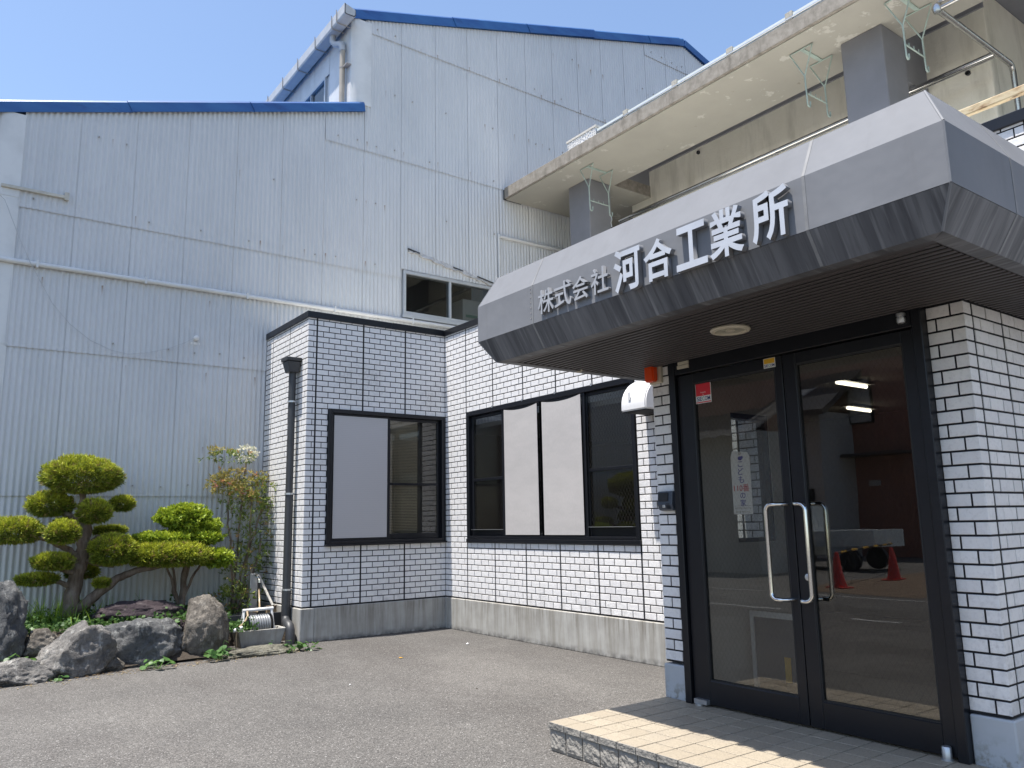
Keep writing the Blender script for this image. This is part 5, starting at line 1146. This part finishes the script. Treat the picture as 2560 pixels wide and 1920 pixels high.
MB().box((2.86, 9.98, .0), (3.80, 10.02, .34)).build('edging_board', M['downpipe'], tag(thing('bed_edging', (3.3, 10.0, 0), 'dark low edging board of the bed behind the trough', 'edging')) )
# fallen leaf and pebbles on the asphalt
o = bpy.data.objects.new('fallen_leaf', LM[0].copy()); COL.objects.link(o); o.data.materials[0] = M['yellow']; o.location = (4.20, 7.75, .006); o.scale = (.05,)*3; tag(o, 'small yellow leaf lying alone on the asphalt', 'leaf')
for (x, y, s, lab) in ((5.27, 8.06, .016, 'pale pebble on the asphalt near the strip window wall'), (3.95, 5.9, .009, 'tiny reddish pebble on the open asphalt'), (3.2, 6.8, .009, 'tiny white pebble on the open asphalt')):
    bm = bmesh.new(); bmesh.ops.create_icosphere(bm, subdivisions=2, radius=s)
    for v in bm.verts: v.co *= 1+.25*mnoise.noise(v.co*70+Vector((x, y, 0))); v.co.z *= .65
    me = bpy.data.meshes.new('pebble'); bm.to_mesh(me); bm.free(); me.materials.append(M['white' if 'white' in lab or 'pale' in lab else 'rock_brown']); tag(link('pebble', me, loc=(x, y, s*.5)), lab, 'pebble', 'loose pebbles')

# ---------------------------------------------------------------- street behind the viewer, mirrored in the glass
hs = thing('grey_house', (-10.5, 14, 0), 'grey mortar house with a dark tiled roof reflected in the left door glass', 'house')
MB().box((-10.4, 12.5, 0), (-8.2, 20, 3.6)).build('wall', M['greyhouse'], hs); MB().box((-10.9, 13.1, 3.6), (-9.6, 20, 9.0)).build('upper_wall', M['brownhouse'], hs)
mb = MB()
for i in range(14):
    x0 = -7.65-i*.22; z0 = 3.45+i*.10; V = []
    for k in range(81):
        y = 12.1+k*.115; dz = .028*math.cos(k*math.pi/2*1.0); V += [(x0, y, z0+dz), (x0-.26, y, z0+.118+dz*.6)]
    mb.add(V, [(2*k, 2*k+1, 2*k+3, 2*k+2) for k in range(80)])
mb.build('roof', M['rooftile'], hs); MB().box((-10.8, 12.6, 3.6), (-8.2, 20, 3.62)).build('eave_board', M['bark'], hs)
ws = thing('white_house', (-18, 18, 0), 'white rendered house with dark roof, left of the brown house in the reflection', 'house')
MB().box((-20, 15.5, 0), (-16, 20, 5.0)).build('wall', M['inwall'], ws)
mb = MB(); mb.prism([(-15.3, 4.75), (-18, 6.3), (-20.7, 4.75), (-20.7, 4.95), (-18, 6.55), (-15.3, 4.95)], lambda x, z, h: (x, h, z), 14.9, 20.4); mb.build('roof', M['rooftile'], ws)
MB().box((-15.99, 15.9, .9), (-15.9, 17.6, 2.3)).build('window', M['dark'], ws)
bh = thing('brown_house', (-20, 16, 0), 'dark brown three storey house reflected in the right door glass', 'house')
MB().box((-24, 12.6, 0), (-18, 19, 10)).build('wall', M['brownhouse'], bh); MB().box((-24.2, 12.4, 10), (-17.6, 19.2, 10.3)).build('roof', M['rooftile'], bh)
wq = MB().box((-17.99, 14.6, 4.6), (-17.9, 15.5, 6.2)).build('window', M['dark'], bh); MB().box((-17.9, 14.66, 4.66), (-17.89, 15.44, 6.14)).build('pane', M['inwall'], wq)
MB().box((-18, 13.4, 3.4), (-17.2, 16, 3.5)).build('entrance_roof', M['rooftile'], bh); MB().box((-17.99, 14.6, 2.4), (-17.97, 15.0, 2.6)).build('name_plate', M['inwall'], bh)
for (x, y, lab) in ((-5.9, 9.0, 'red traffic cone reflected nearest the inner door handle'), (-8.6, 9.37, 'red traffic cone reflected further right in the right door glass')):
    c = thing('traffic_cone', (x, y, 0), lab, 'traffic cone', 'red cones across the street')
    mb = MB(); mb.lathe([(.15, .03), (.035, .68), (.025, .70)], (x, y, 0), 16); mb.build('cone', M['cone'], c, smooth=True); MB().box((x-.19, y-.19, .004), (x+.19, y+.19, .03)).build('base', M['cone'], c)
mb = MB()
cb = thing('barrier_bar', (-8, 9.9, .6), 'black and yellow barrier bar beyond the reflected cones', 'barrier')
for i in range(14):
    p = Vector((-5.9, 9.05, .66)).lerp(Vector((-12.5, 11.2, .70)), i/14); q = Vector((-5.9, 9.05, .66)).lerp(Vector((-12.5, 11.2, .70)), (i+1)/14); m = MB(); m.tube([p, q], .022, 6); m.build('bar_segment', M['yellow'] if i % 2 else M['black'], cb)
tk = thing('small_truck', (-11.2, 12.4, 0), 'small white flatbed truck reflected in the door glass', 'truck')
ax = Vector((0, -1, 0)); ay = Vector((1, 0, 0)); TO = Vector((-11.2, 14.1, 0))
tm = lambda a, b, z: tuple(TO+ax*a+ay*b+Vector((0, 0, z)))
mb = MB(); mb.prism([(0, .35), (1.15, .35), (1.15, 1.72), (.55, 1.74), (.12, 1.1), (0, 1.0)], lambda a, z, h: tm(a, h, z), -.7, .7); cab = mb.build('cab', M['truck'], tk, .03)
mb = MB(); mb.prism([(.22, 1.12), (1.0, 1.12), (1.0, 1.62), (.58, 1.63)], lambda a, z, h: tm(a, h, z), -.706, .706); mb.build('side_window', M['deck'], cab)
mb = MB(); mb.prism([(1.2, .62), (3.3, .62), (3.3, .72), (1.2, .72)], lambda a, z, h: tm(a, h, z), -.7, .7); mb.build('bed', M['truck'], tk)
for h0, h1 in ((-.7, -.67), (.67, .7)):
    mb = MB(); mb.prism([(1.2, .72), (3.3, .72), (3.3, 1.02), (1.2, 1.02)], lambda a, z, h: tm(a, h, z), h0, h1); mb.build('bed_side', M['truck'], tk)
mb = MB(); mb.prism([(3.27, .72), (3.3, .72), (3.3, 1.02), (3.27, 1.02)], lambda a, z, h: tm(a, h, z), -.67, .67); mb.build('tailgate', M['truck'], tk)
for a in (.5, 2.6):
    for s in (-1, 1):
        mb = MB(); mb.lathe([(.16, -.07), (.27, -.065), (.28, 0), (.27, .065), (.16, .07)], (0, 0, 0), 20, lambda x, y, z, a=a, s=s: tm(a+x, s*.62+z, .285+y)); mb.build('wheel', M['black'], tk, smooth=True)
for (x, y, r, hgt, sd) in ((-21, 9.5, 1.6, 3.2, 1), (-24, 6.8, 2.0, 4.2, 2)):
    t = thing('street_tree', (x, y, 0), 'green tree across the street, %s in the reflection' % ('nearer' if sd == 1 else 'farther right'), 'tree', 'trees across the street')
    limb('trunk', t, [(x, y, 0), (x+.1, y, hgt*.5), (x, y, hgt)], [.14, .11, .05], sd); pad('crown', t, (x, y, hgt), (r, r, r*.8), 'lime', 1500, sd*9, L=.25, Wd=.14, per=3, spread=.9, shaggy=.4, flat=1)
